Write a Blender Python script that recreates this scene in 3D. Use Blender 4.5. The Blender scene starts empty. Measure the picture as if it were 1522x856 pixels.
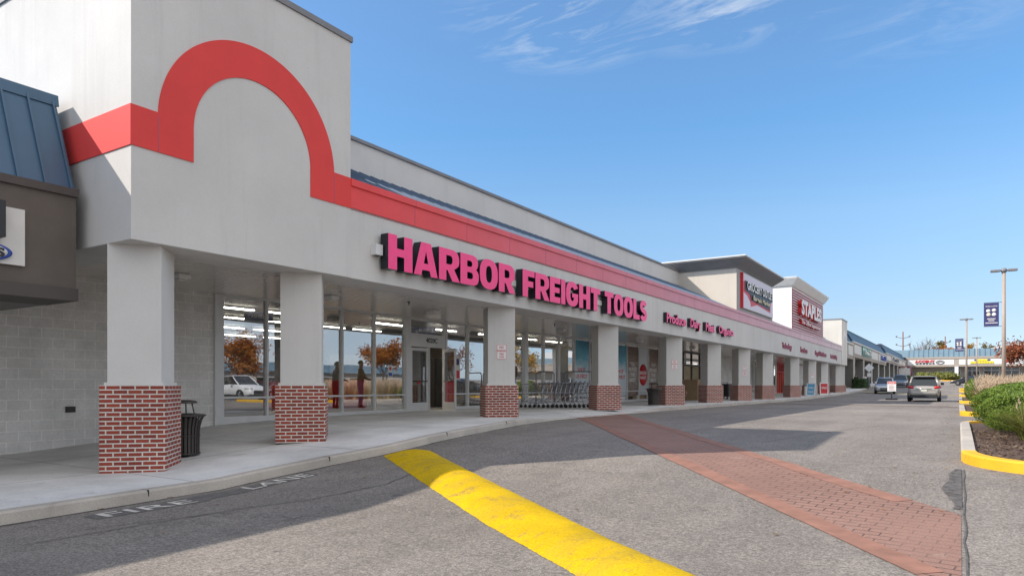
import bpy, bmesh, math, random
from mathutils import Vector, Matrix
R = math.radians
random.seed(7)
scene = bpy.context.scene
COL = scene.collection

# ------------------------------------------------------------------ camera, sky, sun, exposure
cam_data = bpy.data.cameras.new('camera')
cam = bpy.data.objects.new('camera', cam_data); COL.objects.link(cam)
cam.location = (0, 0, 1.5)
cam.rotation_euler = (R(90), 0, R(32.7))
cam_data.sensor_width = 36.0
cam_data.lens = 1034 / 1522 * 36
cam_data.shift_y = 144.5 / 1522
cam_data.clip_start = 0.05
cam_data.clip_end = 6000
scene.camera = cam

SUN_D = Vector((1.02, 0.83, -1.0)).normalized()
SUN_EL = math.asin(-SUN_D.z)
SUN_AZ = math.atan2(-SUN_D.x, -SUN_D.y)
world = bpy.data.worlds.new('World'); scene.world = world
world.use_nodes = True
wn, wl = world.node_tree.nodes, world.node_tree.links
wn.clear()
w_out = wn.new('ShaderNodeOutputWorld'); w_bg = wn.new('ShaderNodeBackground')
w_sky = wn.new('ShaderNodeTexSky'); w_sky.sky_type = 'NISHITA'; w_sky.sun_disc = False
w_sky.sun_elevation = SUN_EL; w_sky.sun_rotation = SUN_AZ % (2 * math.pi)
w_sky.altitude = 0; w_sky.air_density = 1.0; w_sky.dust_density = 0.35; w_sky.ozone_density = 2.2
w_bg.inputs['Strength'].default_value = 0.15
tc = wn.new('ShaderNodeTexCoord')
sep = wn.new('ShaderNodeSeparateXYZ'); wl.new(tc.outputs['Generated'], sep.inputs[0])
def wm(op, a, b=None, c=None):
    n = wn.new('ShaderNodeMath'); n.operation = op
    for i, v in enumerate((a, b, c)):
        if v is None: continue
        if isinstance(v, (int, float)): n.inputs[i].default_value = v
        else: wl.new(v, n.inputs[i])
    return n.outputs[0]
zc = wm('MAXIMUM', sep.outputs[2], 0.03)
cx = wm('DIVIDE', sep.outputs[0], zc); cy = wm('DIVIDE', sep.outputs[1], zc)
comb = wn.new('ShaderNodeCombineXYZ'); wl.new(cx, comb.inputs[0]); wl.new(cy, comb.inputs[1])
mp = wn.new('ShaderNodeMapping'); mp.inputs['Rotation'].default_value = (0, 0, R(-25)); mp.inputs['Scale'].default_value = (1.0, 2.4, 1)
wl.new(comb.outputs[0], mp.inputs[0])
nz = wn.new('ShaderNodeTexNoise'); nz.inputs['Scale'].default_value = 2.6; nz.inputs['Detail'].default_value = 12
nz.inputs['Roughness'].default_value = 0.66; nz.inputs['Distortion'].default_value = 0.7
wl.new(mp.outputs[0], nz.inputs['Vector'])
nz2 = wn.new('ShaderNodeTexNoise'); nz2.inputs['Scale'].default_value = 0.9; nz2.inputs['Detail'].default_value = 2
wl.new(comb.outputs[0], nz2.inputs['Vector'])
# the cirrus sits in two high patches: cloud-plane positions of the patches
def patch(px, py, r):
    dx = wm('SUBTRACT', cx, px); dy = wm('SUBTRACT', cy, py)
    d = wm('SQRT', wm('ADD', wm('MULTIPLY', dx, dx), wm('MULTIPLY', dy, dy)))
    m = wn.new('ShaderNodeMapRange'); m.inputs['From Min'].default_value = r; m.inputs['From Max'].default_value = r * 0.15
    wl.new(d, m.inputs['Value']); return m.outputs[0]
def cloud_xy(px, py):
    r = (px - 761) / 1034; u = (572.5 - py) / 1034
    S, C = math.sin(R(32.7)), math.cos(R(32.7))
    return ((-S + r * C) / u, (C + r * S) / u)
m1 = patch(*cloud_xy(835, 30), 0.36); m2 = patch(*cloud_xy(1400, 30), 0.35); m3 = patch(*cloud_xy(1080, -20), 0.40)
mm = wm('MAXIMUM', wm('MAXIMUM', m1, m3), wm('MULTIPLY', m2, 0.22))
cr = wn.new('ShaderNodeMapRange'); cr.inputs['From Min'].default_value = 0.47; cr.inputs['From Max'].default_value = 0.74
wl.new(nz.outputs[0], cr.inputs['Value'])
cl = wm('MULTIPLY', wm('MULTIPLY', cr.outputs[0], mm), 0.85)
# clear autumn air: the low sky is held down and bluer than the plain model
zr = wn.new('ShaderNodeValToRGB'); wl.new(sep.outputs[2], zr.inputs[0])
els = zr.color_ramp.elements
stops = [(0, (.37, .47, .74)), (.08, (.45, .47, .55)), (.22, (.57, .65, .69)), (.34, (.48, .69, .79)), (.6, (.70, .80, .86)), (1, (.85, .9, .92))]
while len(els) < len(stops): els.new(.5)
for k_, (p_, c_) in enumerate(stops): els[k_].position = p_; els[k_].color = (*c_, 1)
mul = wn.new('ShaderNodeVectorMath'); mul.operation = 'MULTIPLY'; wl.new(w_sky.outputs[0], mul.inputs[0]); wl.new(zr.outputs[0], mul.inputs[1])
# bright eastern veil added as facade fill light (mirrored pale in the shop windows)
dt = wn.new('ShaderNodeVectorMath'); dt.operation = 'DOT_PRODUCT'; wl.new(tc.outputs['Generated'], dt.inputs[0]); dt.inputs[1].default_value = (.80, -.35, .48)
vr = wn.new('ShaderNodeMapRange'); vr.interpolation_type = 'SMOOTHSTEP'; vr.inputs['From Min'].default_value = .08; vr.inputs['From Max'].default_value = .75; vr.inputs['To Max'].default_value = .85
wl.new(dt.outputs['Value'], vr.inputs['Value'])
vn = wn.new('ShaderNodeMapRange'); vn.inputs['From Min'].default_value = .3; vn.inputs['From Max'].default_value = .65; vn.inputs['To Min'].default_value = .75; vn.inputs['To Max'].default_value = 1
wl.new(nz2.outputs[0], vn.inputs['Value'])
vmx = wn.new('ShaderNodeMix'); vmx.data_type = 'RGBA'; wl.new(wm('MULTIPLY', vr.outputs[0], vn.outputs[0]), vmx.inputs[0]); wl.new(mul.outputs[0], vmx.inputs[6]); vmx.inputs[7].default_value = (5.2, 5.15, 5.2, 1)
mix = wn.new('ShaderNodeMix'); mix.data_type = 'RGBA'
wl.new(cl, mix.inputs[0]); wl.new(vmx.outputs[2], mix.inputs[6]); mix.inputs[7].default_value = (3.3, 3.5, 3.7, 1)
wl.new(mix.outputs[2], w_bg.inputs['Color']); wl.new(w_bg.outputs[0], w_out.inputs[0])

sun_data = bpy.data.lights.new('sun', 'SUN'); sun_data.energy = 3.3; sun_data.angle = R(0.5); sun_data.color = (1.0, 0.92, 0.83)
sun = bpy.data.objects.new('sun', sun_data); COL.objects.link(sun); sun.location = (-30, -30, 40)
sun.rotation_euler = SUN_D.to_track_quat('-Z', 'Y').to_euler()

scene.view_settings.view_transform = 'Standard'; scene.view_settings.look = 'None'
scene.view_settings.exposure = 0.86; scene.view_settings.gamma = 1.0
scene.view_settings.use_curve_mapping = False
scene.cycles.max_bounces = 8; scene.cycles.transparent_max_bounces = 16
scene.cycles.use_denoising = True
scene.cycles.sample_clamp_indirect = 6

# ------------------------------------------------------------------ ground height
KN = [(-400,0),(3,0),(6,.04),(7.7,.16),(9,.26),(10.4,.39),(12,.44),(15,.49),(20,.5),(40,.46),(54,.42),(81,.62),(108,1.2),(130,1.85),(160,2.65),(195,3.3),(215,3.35),(4000,3.35)]
def gz(y):
    for (a, b), (c, d) in zip(KN, KN[1:]):
        if y <= c: return b + (d - b) * (y - a) / (c - a)
    return 3.35

# ------------------------------------------------------------------ materials
def M(name):
    m = bpy.data.materials.new(name); m.use_nodes = True
    nt = m.node_tree; return m, nt.nodes, nt.links, nt.nodes['Principled BSDF']
def mat(name, col, rough=.6, metal=0, spec=.5, noise=0, nscale=3, bump=0, bscale=60, emit=0, coat=0, detail=5):
    m, n, l, p = M(name)
    c = (col[0], col[1], col[2], 1)
    p.inputs['Base Color'].default_value = c; p.inputs['Roughness'].default_value = rough
    p.inputs['Metallic'].default_value = metal; p.inputs['Specular IOR Level'].default_value = spec
    p.inputs['Coat Weight'].default_value = coat
    if emit: p.inputs['Emission Color'].default_value = c; p.inputs['Emission Strength'].default_value = emit
    if noise or bump: g = n.new('ShaderNodeNewGeometry')
    if noise:
        t = n.new('ShaderNodeTexNoise'); t.inputs['Scale'].default_value = nscale; t.inputs['Detail'].default_value = detail
        l.new(g.outputs['Position'], t.inputs['Vector'])
        r = n.new('ShaderNodeMapRange'); r.inputs['From Min'].default_value = .3; r.inputs['From Max'].default_value = .7
        r.inputs['To Min'].default_value = 1 - noise; r.inputs['To Max'].default_value = 1 + noise
        l.new(t.outputs[0], r.inputs[0])
        v = n.new('ShaderNodeVectorMath'); v.operation = 'SCALE'; v.inputs[0].default_value = col[:3]
        l.new(r.outputs[0], v.inputs['Scale']); l.new(v.outputs[0], p.inputs['Base Color'])
    if bump:
        t2 = n.new('ShaderNodeTexNoise'); t2.inputs['Scale'].default_value = bscale; t2.inputs['Detail'].default_value = 3
        l.new(g.outputs['Position'], t2.inputs['Vector'])
        b = n.new('ShaderNodeBump'); b.inputs['Strength'].default_value = bump; b.inputs['Distance'].default_value = .01
        l.new(t2.outputs[0], b.inputs['Height']); l.new(b.outputs[0], p.inputs['Normal'])
    return m

def ramp(n, stops):
    r = n.new('ShaderNodeValToRGB'); e = r.color_ramp.elements
    while len(e) < len(stops): e.new(.5)
    for k, (p, c) in enumerate(stops): e[k].position = p; e[k].color = (c[0], c[1], c[2], 1)
    return r
def noise(n, l, vec, scale, detail=4, rough=.5, dist=0):
    t = n.new('ShaderNodeTexNoise'); t.inputs['Scale'].default_value = scale; t.inputs['Detail'].default_value = detail
    t.inputs['Roughness'].default_value = rough; t.inputs['Distortion'].default_value = dist
    l.new(vec, t.inputs['Vector']); return t.outputs[0]
def rng(n, l, v, a, b, c, d):
    r = n.new('ShaderNodeMapRange')
    for k, x in zip(('From Min', 'From Max', 'To Min', 'To Max'), (a, b, c, d)): r.inputs[k].default_value = x
    l.new(v, r.inputs[0]); return r.outputs[0]
def mth(n, l, op, a, b=None):
    t = n.new('ShaderNodeMath'); t.operation = op
    for i, v in enumerate((a, b)):
        if v is None: continue
        if isinstance(v, (int, float)): t.inputs[i].default_value = v
        else: l.new(v, t.inputs[i])
    return t.outputs[0]
def vmul(n, l, col, f):
    v = n.new('ShaderNodeVectorMath'); v.operation = 'SCALE'
    if isinstance(col, tuple): v.inputs[0].default_value = col[:3]
    else: l.new(col, v.inputs[0])
    l.new(f, v.inputs['Scale']); return v.outputs[0]
def mixc(n, l, f, a, b):
    x = n.new('ShaderNodeMix'); x.data_type = 'RGBA'
    for i, v in ((0, f), (6, a), (7, b)):
        if isinstance(v, (int, float)): x.inputs[i].default_value = v
        elif isinstance(v, tuple): x.inputs[i].default_value = (v[0], v[1], v[2], 1)
        else: l.new(v, x.inputs[i])
    return x.outputs[2]
def bump(n, l, p, h, s, d=.01):
    b = n.new('ShaderNodeBump'); b.inputs['Strength'].default_value = s; b.inputs['Distance'].default_value = d
    l.new(h, b.inputs['Height']); l.new(b.outputs[0], p.inputs['Normal'])

def asphalt_mat():
    m, n, l, p = M('asphalt'); g = n.new('ShaderNodeNewGeometry').outputs['Position']
    big = rng(n, l, noise(n, l, g, .22, 5, .6), .35, .65, .84, 1.14)
    med = rng(n, l, noise(n, l, g, 2.2, 6, .7), .3, .7, .86, 1.12)
    mp = n.new('ShaderNodeMapping'); mp.inputs['Scale'].default_value = (1.6, .12, 1); l.new(g, mp.inputs[0])
    streak = rng(n, l, noise(n, l, mp.outputs[0], 1.0, 4, .6), .35, .7, .90, 1.08)
    fine = rng(n, l, noise(n, l, g, 55, 3, .8), .33, .67, .50, 1.5)
    v = n.new('ShaderNodeTexVoronoi'); v.inputs['Scale'].default_value = 42; l.new(g, v.inputs['Vector'])
    pale = rng(n, l, v.outputs['Color'], .72, .95, 0, .4)
    col = vmul(n, l, (.222, .196, .170), mth(n, l, 'MULTIPLY', mth(n, l, 'MULTIPLY', big, streak), mth(n, l, 'MULTIPLY', mth(n, l, 'MULTIPLY', med, rng(n, l, noise(n, l, g, 24, 2, .6), .35, .65, .80, 1.2)), fine)))
    col = mixc(n, l, pale, col, (.42, .37, .32))
    # dark oil spots and crack lines
    spots = rng(n, l, noise(n, l, g, 4.2, 3, .5), .66, .74, 0, .5)
    col = mixc(n, l, spots, col, (.06, .058, .055))
    w = n.new('ShaderNodeVectorMath'); w.operation = 'ADD'; l.new(g, w.inputs[0])
    nn = n.new('ShaderNodeTexNoise'); nn.inputs['Scale'].default_value = 1.1; nn.inputs['Detail'].default_value = 5; l.new(g, nn.inputs['Vector'])
    l.new(vmul(n, l, nn.outputs['Color'], rng(n, l, big, 0, 1, 1.8, 1.8)), w.inputs[1])
    cv = n.new('ShaderNodeTexVoronoi'); cv.feature = 'DISTANCE_TO_EDGE'; cv.inputs['Scale'].default_value = .17; l.new(w.outputs[0], cv.inputs['Vector'])
    crack = mth(n, l, 'MULTIPLY', rng(n, l, cv.outputs['Distance'], .0004, .0016, .5, 0), rng(n, l, noise(n, l, g, .35, 2), .5, .6, 0, 1))
    col = mixc(n, l, crack, col, (.035, .034, .034))
    l.new(col, p.inputs['Base Color']); p.inputs['Roughness'].default_value = .88; p.inputs['Specular IOR Level'].default_value = .3
    bump(n, l, p, noise(n, l, g, 75, 3, .8), .9, .012)
    return m

def concrete_mat(name='concrete', base=(.62, .605, .58), joint=1.52, jy=0.4):
    m, n, l, p = M(name); g = n.new('ShaderNodeNewGeometry').outputs['Position']
    a = rng(n, l, noise(n, l, g, .7, 6, .65), .3, .7, .76, 1.2)
    b = rng(n, l, noise(n, l, g, 70, 3, .6), .3, .7, .86, 1.13)
    d = rng(n, l, noise(n, l, g, 3.0, 5, .7, .6), .60, .74, 0, .35)
    col = mixc(n, l, d, vmul(n, l, base, mth(n, l, 'MULTIPLY', a, b)), (.17, .155, .14))
    if joint:
        s = n.new('ShaderNodeSeparateXYZ'); l.new(g, s.inputs[0])
        fy = mth(n, l, 'FRACT', mth(n, l, 'DIVIDE', mth(n, l, 'ADD', s.outputs[1], jy), 3.05))
        fx = mth(n, l, 'FRACT', mth(n, l, 'DIVIDE', mth(n, l, 'ADD', s.outputs[0], 10.95), 2.4))
        ly = mth(n, l, 'LESS_THAN', fy, .0065); lx = mth(n, l, 'LESS_THAN', fx, .0085)
        j = mth(n, l, 'MULTIPLY', mth(n, l, 'MAXIMUM', ly, lx), .75)
        col = mixc(n, l, j, col, (.07, .065, .06))
    l.new(col, p.inputs['Base Color']); p.inputs['Roughness'].default_value = .82
    bump(n, l, p, noise(n, l, g, 90, 2), .3, .005)
    return m

def stucco_mat(name, c, mottling=.06):
    m, n, l, p = M(name); g = n.new('ShaderNodeNewGeometry').outputs['Position']
    a = rng(n, l, noise(n, l, g, .5, 5, .6), .3, .7, 1 - mottling * 1.3, 1 + mottling)
    f = rng(n, l, noise(n, l, g, 38, 3, .7), .3, .7, .965, 1.03)
    mp = n.new('ShaderNodeMapping'); mp.inputs['Scale'].default_value = (2.5, 2.5, .16); l.new(g, mp.inputs[0])
    st = rng(n, l, noise(n, l, mp.outputs[0], 1.2, 5, .7), .52, .75, 1, .90)
    l.new(vmul(n, l, c, mth(n, l, 'MULTIPLY', mth(n, l, 'MULTIPLY', a, f), st)), p.inputs['Base Color'])
    p.inputs['Roughness'].default_value = .9; p.inputs['Specular IOR Level'].default_value = .25
    bump(n, l, p, noise(n, l, g, 120, 3, .7), .55, .006)
    return m

def brick_mat(name, w, h, mortar, c1, c2, cm, uv=True, bstr=.6, off=.5, grime=.2, mn=.12):
    m, n, l, p = M(name)
    g = n.new('ShaderNodeNewGeometry').outputs['Position']
    if uv:
        vec = n.new('ShaderNodeUVMap').outputs[0]
    else:
        s = n.new('ShaderNodeSeparateXYZ'); l.new(g, s.inputs[0])
        c = n.new('ShaderNodeCombineXYZ'); l.new(mth(n, l, 'ADD', s.outputs[1], s.outputs[0]), c.inputs[0]); l.new(s.outputs[2], c.inputs[1]); vec = c.outputs[0]
    b = n.new('ShaderNodeTexBrick'); l.new(vec, b.inputs['Vector'])
    b.inputs['Scale'].default_value = 1; b.inputs['Brick Width'].default_value = w; b.inputs['Row Height'].default_value = h
    b.inputs['Mortar Size'].default_value = mortar; b.inputs['Mortar Smooth'].default_value = .15; b.inputs['Bias'].default_value = -.1
    b.offset = off
    b.inputs['Color1'].default_value = (*c1, 1); b.inputs['Color2'].default_value = (*c2, 1); b.inputs['Mortar'].default_value = (*cm, 1)
    f = rng(n, l, noise(n, l, g, 25, 5, .7), .3, .7, 1 - mn, 1 + mn)
    f2 = rng(n, l, noise(n, l, g, 1.6, 4, .6), .35, .7, 1.06, 1 - grime)
    l.new(vmul(n, l, b.outputs['Color'], mth(n, l, 'MULTIPLY', f, f2)), p.inputs['Base Color'])
    p.inputs['Roughness'].default_value = .85
    h2 = mth(n, l, 'ADD', mth(n, l, 'MULTIPLY', b.outputs['Fac'], -1.0), mth(n, l, 'MULTIPLY', noise(n, l, g, 60, 4, .7), .35))
    bump(n, l, p, h2, bstr, .008)
    return m

MAT = {}
MAT['asphalt'] = asphalt_mat()
MAT['concrete'] = concrete_mat()
MAT['kerb'] = concrete_mat('kerb_concrete', (.42, .375, .32), 0)
MAT['stucco'] = stucco_mat('stucco', (.585, .57, .545))
MAT['stucco_warm'] = stucco_mat('stucco_warm', (.66, .61, .52))
MAT['stucco_white'] = stucco_mat('stucco_white', (.74, .73, .70), .03)
MAT['trim_grey'] = mat('trim_grey', (.19, .19, .20), .6, noise=.08)
MAT['brick'] = brick_mat('red_brick', .2032, .0677, .0108, (.30, .052, .028), (.20, .035, .022), (.56, .52, .47))
MAT['cmu'] = brick_mat('painted_block', .406, .203, .010, (.69, .67, .635), (.64, .62, .585), (.84, .81, .76), uv=False, bstr=.7, grime=.16, mn=.10)
MAT['brown_trim'] = mat('brown_trim', (.072, .060, .054), .7, noise=.06); MAT['brown_soffit'] = mat('brown_soffit', (.15, .14, .13), .6, noise=.06)
MAT['brown_trim'] = mat('brown_trim', (.072, .060, .054), .7, noise=.06); MAT['brown_soffit'] = mat('brown_soffit', (.15, .14, .13), .6, noise=.06)
MAT['brown'] = mat('brown_stucco', (.115, .096, .082), .8, noise=.08, bump=.3, bscale=90)
MAT['white_metal'] = mat('white_metal', (.62, .62, .61), .4, noise=.05)
MAT['alu'] = mat('aluminium', (.52, .52, .52), .38, .5, noise=.05)
MAT['dark_metal'] = mat('dark_metal', (.035, .032, .030), .45, .3)
MAT['bronze'] = mat('bronze_paint', (.052, .045, .040), .42, .3, noise=.15)
MAT['black'] = mat('black', (.012, .012, .014), .45)
MAT['rubber'] = mat('rubber', (.018, .018, .018), .8)
MAT['chrome'] = mat('chrome', (.55, .56, .58), .25, 1)
MAT['mulch'] = mat('mulch', (.085, .052, .034), .95, noise=1.0, nscale=28, bump=1, bscale=35)
MAT['line_white'] = mat('line_white', (.60, .59, .56), .8, noise=.22, nscale=9, bump=.3)
MAT['line_yellow'] = mat('line_yellow', (.62, .43, .04), .75, noise=.2, nscale=7, bump=.3)
MAT['emit'] = mat('tube_light', (1, .93, .80), .5, emit=13)
MAT['interior_dark'] = mat('interior_dark', (.10, .095, .09), .8)
MAT['interior_wall'] = mat('interior_wall', (.30, .27, .22), .8, noise=.1)
MAT['interior_floor'] = mat('interior_floor', (.34, .32, .29), .35, noise=.08)
MAT['blue_sign'] = mat('blue_sign', (.012, .035, .13), .5)
MAT['navy'] = mat('navy_banner', (.035, .035, .13), .7, noise=.08)
MAT['white'] = mat('white_paint', (.72, .72, .71), .5)
MAT['off_white'] = mat('off_white', (.62, .60, .56), .6, noise=.05)
MAT['red'] = mat('red_paint', (.55, .018, .022), .45)
MAT['pink'] = mat('hot_pink_acrylic', (.93, .045, .21), .35, noise=.06, nscale=5)
MAT['maroon'] = mat('faded_maroon', (.30, .07, .12), .5)
MAT['trunk'] = mat('bark', (.12, .085, .06), .9, noise=.35, nscale=12, bump=.8, bscale=30)
MAT['cream'] = mat('cream', (.70, .62, .42), .5)
MAT['yellow_sign'] = mat('yellow_sign', (.80, .62, .02), .5)
MAT['green_sign'] = mat('green_sign', (.03, .22, .16), .5)
MAT['sign_blue'] = mat('sign_blue', (.03, .07, .32), .5)
MAT['cardboard'] = mat('cardboard', (.32, .22, .13), .8, noise=.12)
MAT['orange'] = mat('orange_print', (.75, .16, .02), .6)

def band_mat(name, const=None):
    m, n, l, p = M(name); g = n.new('ShaderNodeNewGeometry').outputs['Position']
    s = n.new('ShaderNodeSeparateXYZ'); l.new(g, s.inputs[0])
    if const is None:      # paler along y: faded paint plus grazing sky reflection put into the colour
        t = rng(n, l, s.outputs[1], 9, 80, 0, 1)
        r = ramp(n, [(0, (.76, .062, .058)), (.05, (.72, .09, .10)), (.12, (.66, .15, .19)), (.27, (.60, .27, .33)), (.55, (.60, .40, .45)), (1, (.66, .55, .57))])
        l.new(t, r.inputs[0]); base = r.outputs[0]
    else: base = const
    f = rng(n, l, noise(n, l, g, 1.1, 5, .6), .3, .7, .93, 1.07)
    l.new(vmul(n, l, base, f), p.inputs['Base Color']); p.inputs['Roughness'].default_value = .75
    bump(n, l, p, noise(n, l, g, 120, 3, .7), .4, .005)
    return m
MAT['band'] = band_mat('faded_sheen_band'); MAT['band_red'] = band_mat('red_band', (.68, .050, .044))

def seam_metal(name, c, axis=1, pitch=.42, rough=.45, spec=.5):   # standing seam roof metal
    m, n, l, p = M(name); g = n.new('ShaderNodeNewGeometry').outputs['Position']
    f = rng(n, l, noise(n, l, g, .6, 4, .6), .3, .7, .88, 1.12)
    l.new(vmul(n, l, c, f), p.inputs['Base Color']); p.inputs['Roughness'].default_value = rough; p.inputs['Metallic'].default_value = .15
    return m
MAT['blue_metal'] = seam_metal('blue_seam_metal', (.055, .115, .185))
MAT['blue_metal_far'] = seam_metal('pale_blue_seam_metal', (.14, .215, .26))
MAT['grey_roof'] = seam_metal('grey_blue_roof', (.13, .18, .25), rough=.75)

def soffit_mat():
    m, n, l, p = M('soffit_panels'); g = n.new('ShaderNodeNewGeometry').outputs['Position']
    s = n.new('ShaderNodeSeparateXYZ'); l.new(g, s.inputs[0])
    fx = mth(n, l, 'FRACT', mth(n, l, 'DIVIDE', s.outputs[0], .2))
    groove = mth(n, l, 'LESS_THAN', fx, .17)
    l.new(mixc(n, l, groove, (.72, .67, .61), (.13, .12, .11)), p.inputs['Base Color'])
    p.inputs['Roughness'].default_value = .16; p.inputs['Metallic'].default_value = .1
    bump(n, l, p, mth(n, l, 'MULTIPLY', groove, -1), .25, .004)
    return m
MAT['soffit'] = soffit_mat()

def glass_mat(name='storefront_glass', tint=(.50, .53, .53), ior=1.75):
    m = bpy.data.materials.new(name); m.use_nodes = True; n, l = m.node_tree.nodes, m.node_tree.links; n.clear()
    o = n.new('ShaderNodeOutputMaterial'); mx = n.new('ShaderNodeMixShader'); t = n.new('ShaderNodeBsdfTransparent'); gl = n.new('ShaderNodeBsdfGlossy')
    t.inputs[0].default_value = (*tint, 1); gl.inputs['Roughness'].default_value = .004; gl.inputs['Color'].default_value = (.95, .97, 1, 1)
    f = n.new('ShaderNodeFresnel'); f.inputs[0].default_value = ior
    g = n.new('ShaderNodeNewGeometry')
    b = n.new('ShaderNodeBump'); b.inputs['Strength'].default_value = .09; b.inputs['Distance'].default_value = .02
    tx = n.new('ShaderNodeTexNoise'); tx.inputs['Scale'].default_value = .9; tx.inputs['Detail'].default_value = 1
    l.new(g.outputs['Position'], tx.inputs['Vector']); l.new(tx.outputs[0], b.inputs['Height']); l.new(b.outputs[0], gl.inputs['Normal'])
    s = n.new('ShaderNodeMath'); s.operation = 'MULTIPLY'; s.inputs[1].default_value = 4.1; s.use_clamp = True
    l.new(f.outputs[0], s.inputs[0]); l.new(s.outputs[0], mx.inputs[0])
    l.new(t.outputs[0], mx.inputs[1]); l.new(gl.outputs[0], mx.inputs[2]); l.new(mx.outputs[0], o.inputs[0])
    return m
MAT['glass'] = glass_mat()
MAT['car_glass'] = mat('car_glass', (.015, .02, .022), .05, spec=.9)

def leaf_mat(name, c1, c2, c3=None, rough=.6):
    m, n, l, p = M(name)
    oi = n.new('ShaderNodeNewGeometry')
    r = ramp(n, [(0, c1), (.55, c2), (1, c3 or c2)])
    l.new(oi.outputs['Random Per Island'], r.inputs[0]); l.new(r.outputs[0], p.inputs['Base Color'])
    p.inputs['Roughness'].default_value = rough; p.inputs['Specular IOR Level'].default_value = .3
    t = n.new('ShaderNodeBsdfTranslucent'); l.new(r.outputs[0], t.inputs[0])
    mx = n.new('ShaderNodeMixShader'); mx.inputs[0].default_value = .3
    o = n['Material Output']; l.new(p.outputs[0], mx.inputs[1]); l.new(t.outputs[0], mx.inputs[2]); l.new(mx.outputs[0], o.inputs[0])
    return m
MAT['box_leaf'] = leaf_mat('boxwood_leaf', (.05, .095, .010), (.11, .175, .018), (.19, .26, .035))
MAT['dark_leaf'] = leaf_mat('dark_leaf', (.02, .045, .012), (.035, .07, .02), (.05, .09, .02))
MAT['orange_leaf'] = leaf_mat('orange_leaf', (.30, .075, .02), (.42, .14, .03), (.50, .24, .04))
MAT['gold_leaf'] = leaf_mat('gold_leaf', (.38, .19, .03), (.45, .26, .04), (.30, .22, .05))
MAT['rust_leaf'] = leaf_mat('rust_leaf', (.22, .055, .03), (.33, .10, .05), (.38, .17, .07))
MAT['olive_leaf'] = leaf_mat('olive_leaf', (.10, .10, .03), (.20, .15, .04), (.30, .20, .06))
MAT['straw'] = leaf_mat('straw_blade', (.42, .30, .15), (.55, .42, .24), (.30, .27, .09))
MAT['straw_green'] = leaf_mat('green_blade', (.12, .17, .03), (.22, .24, .05), (.36, .31, .12))
MAT['plume'] = leaf_mat('plume', (.55, .43, .30), (.62, .50, .36), (.48, .36, .24))

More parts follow.
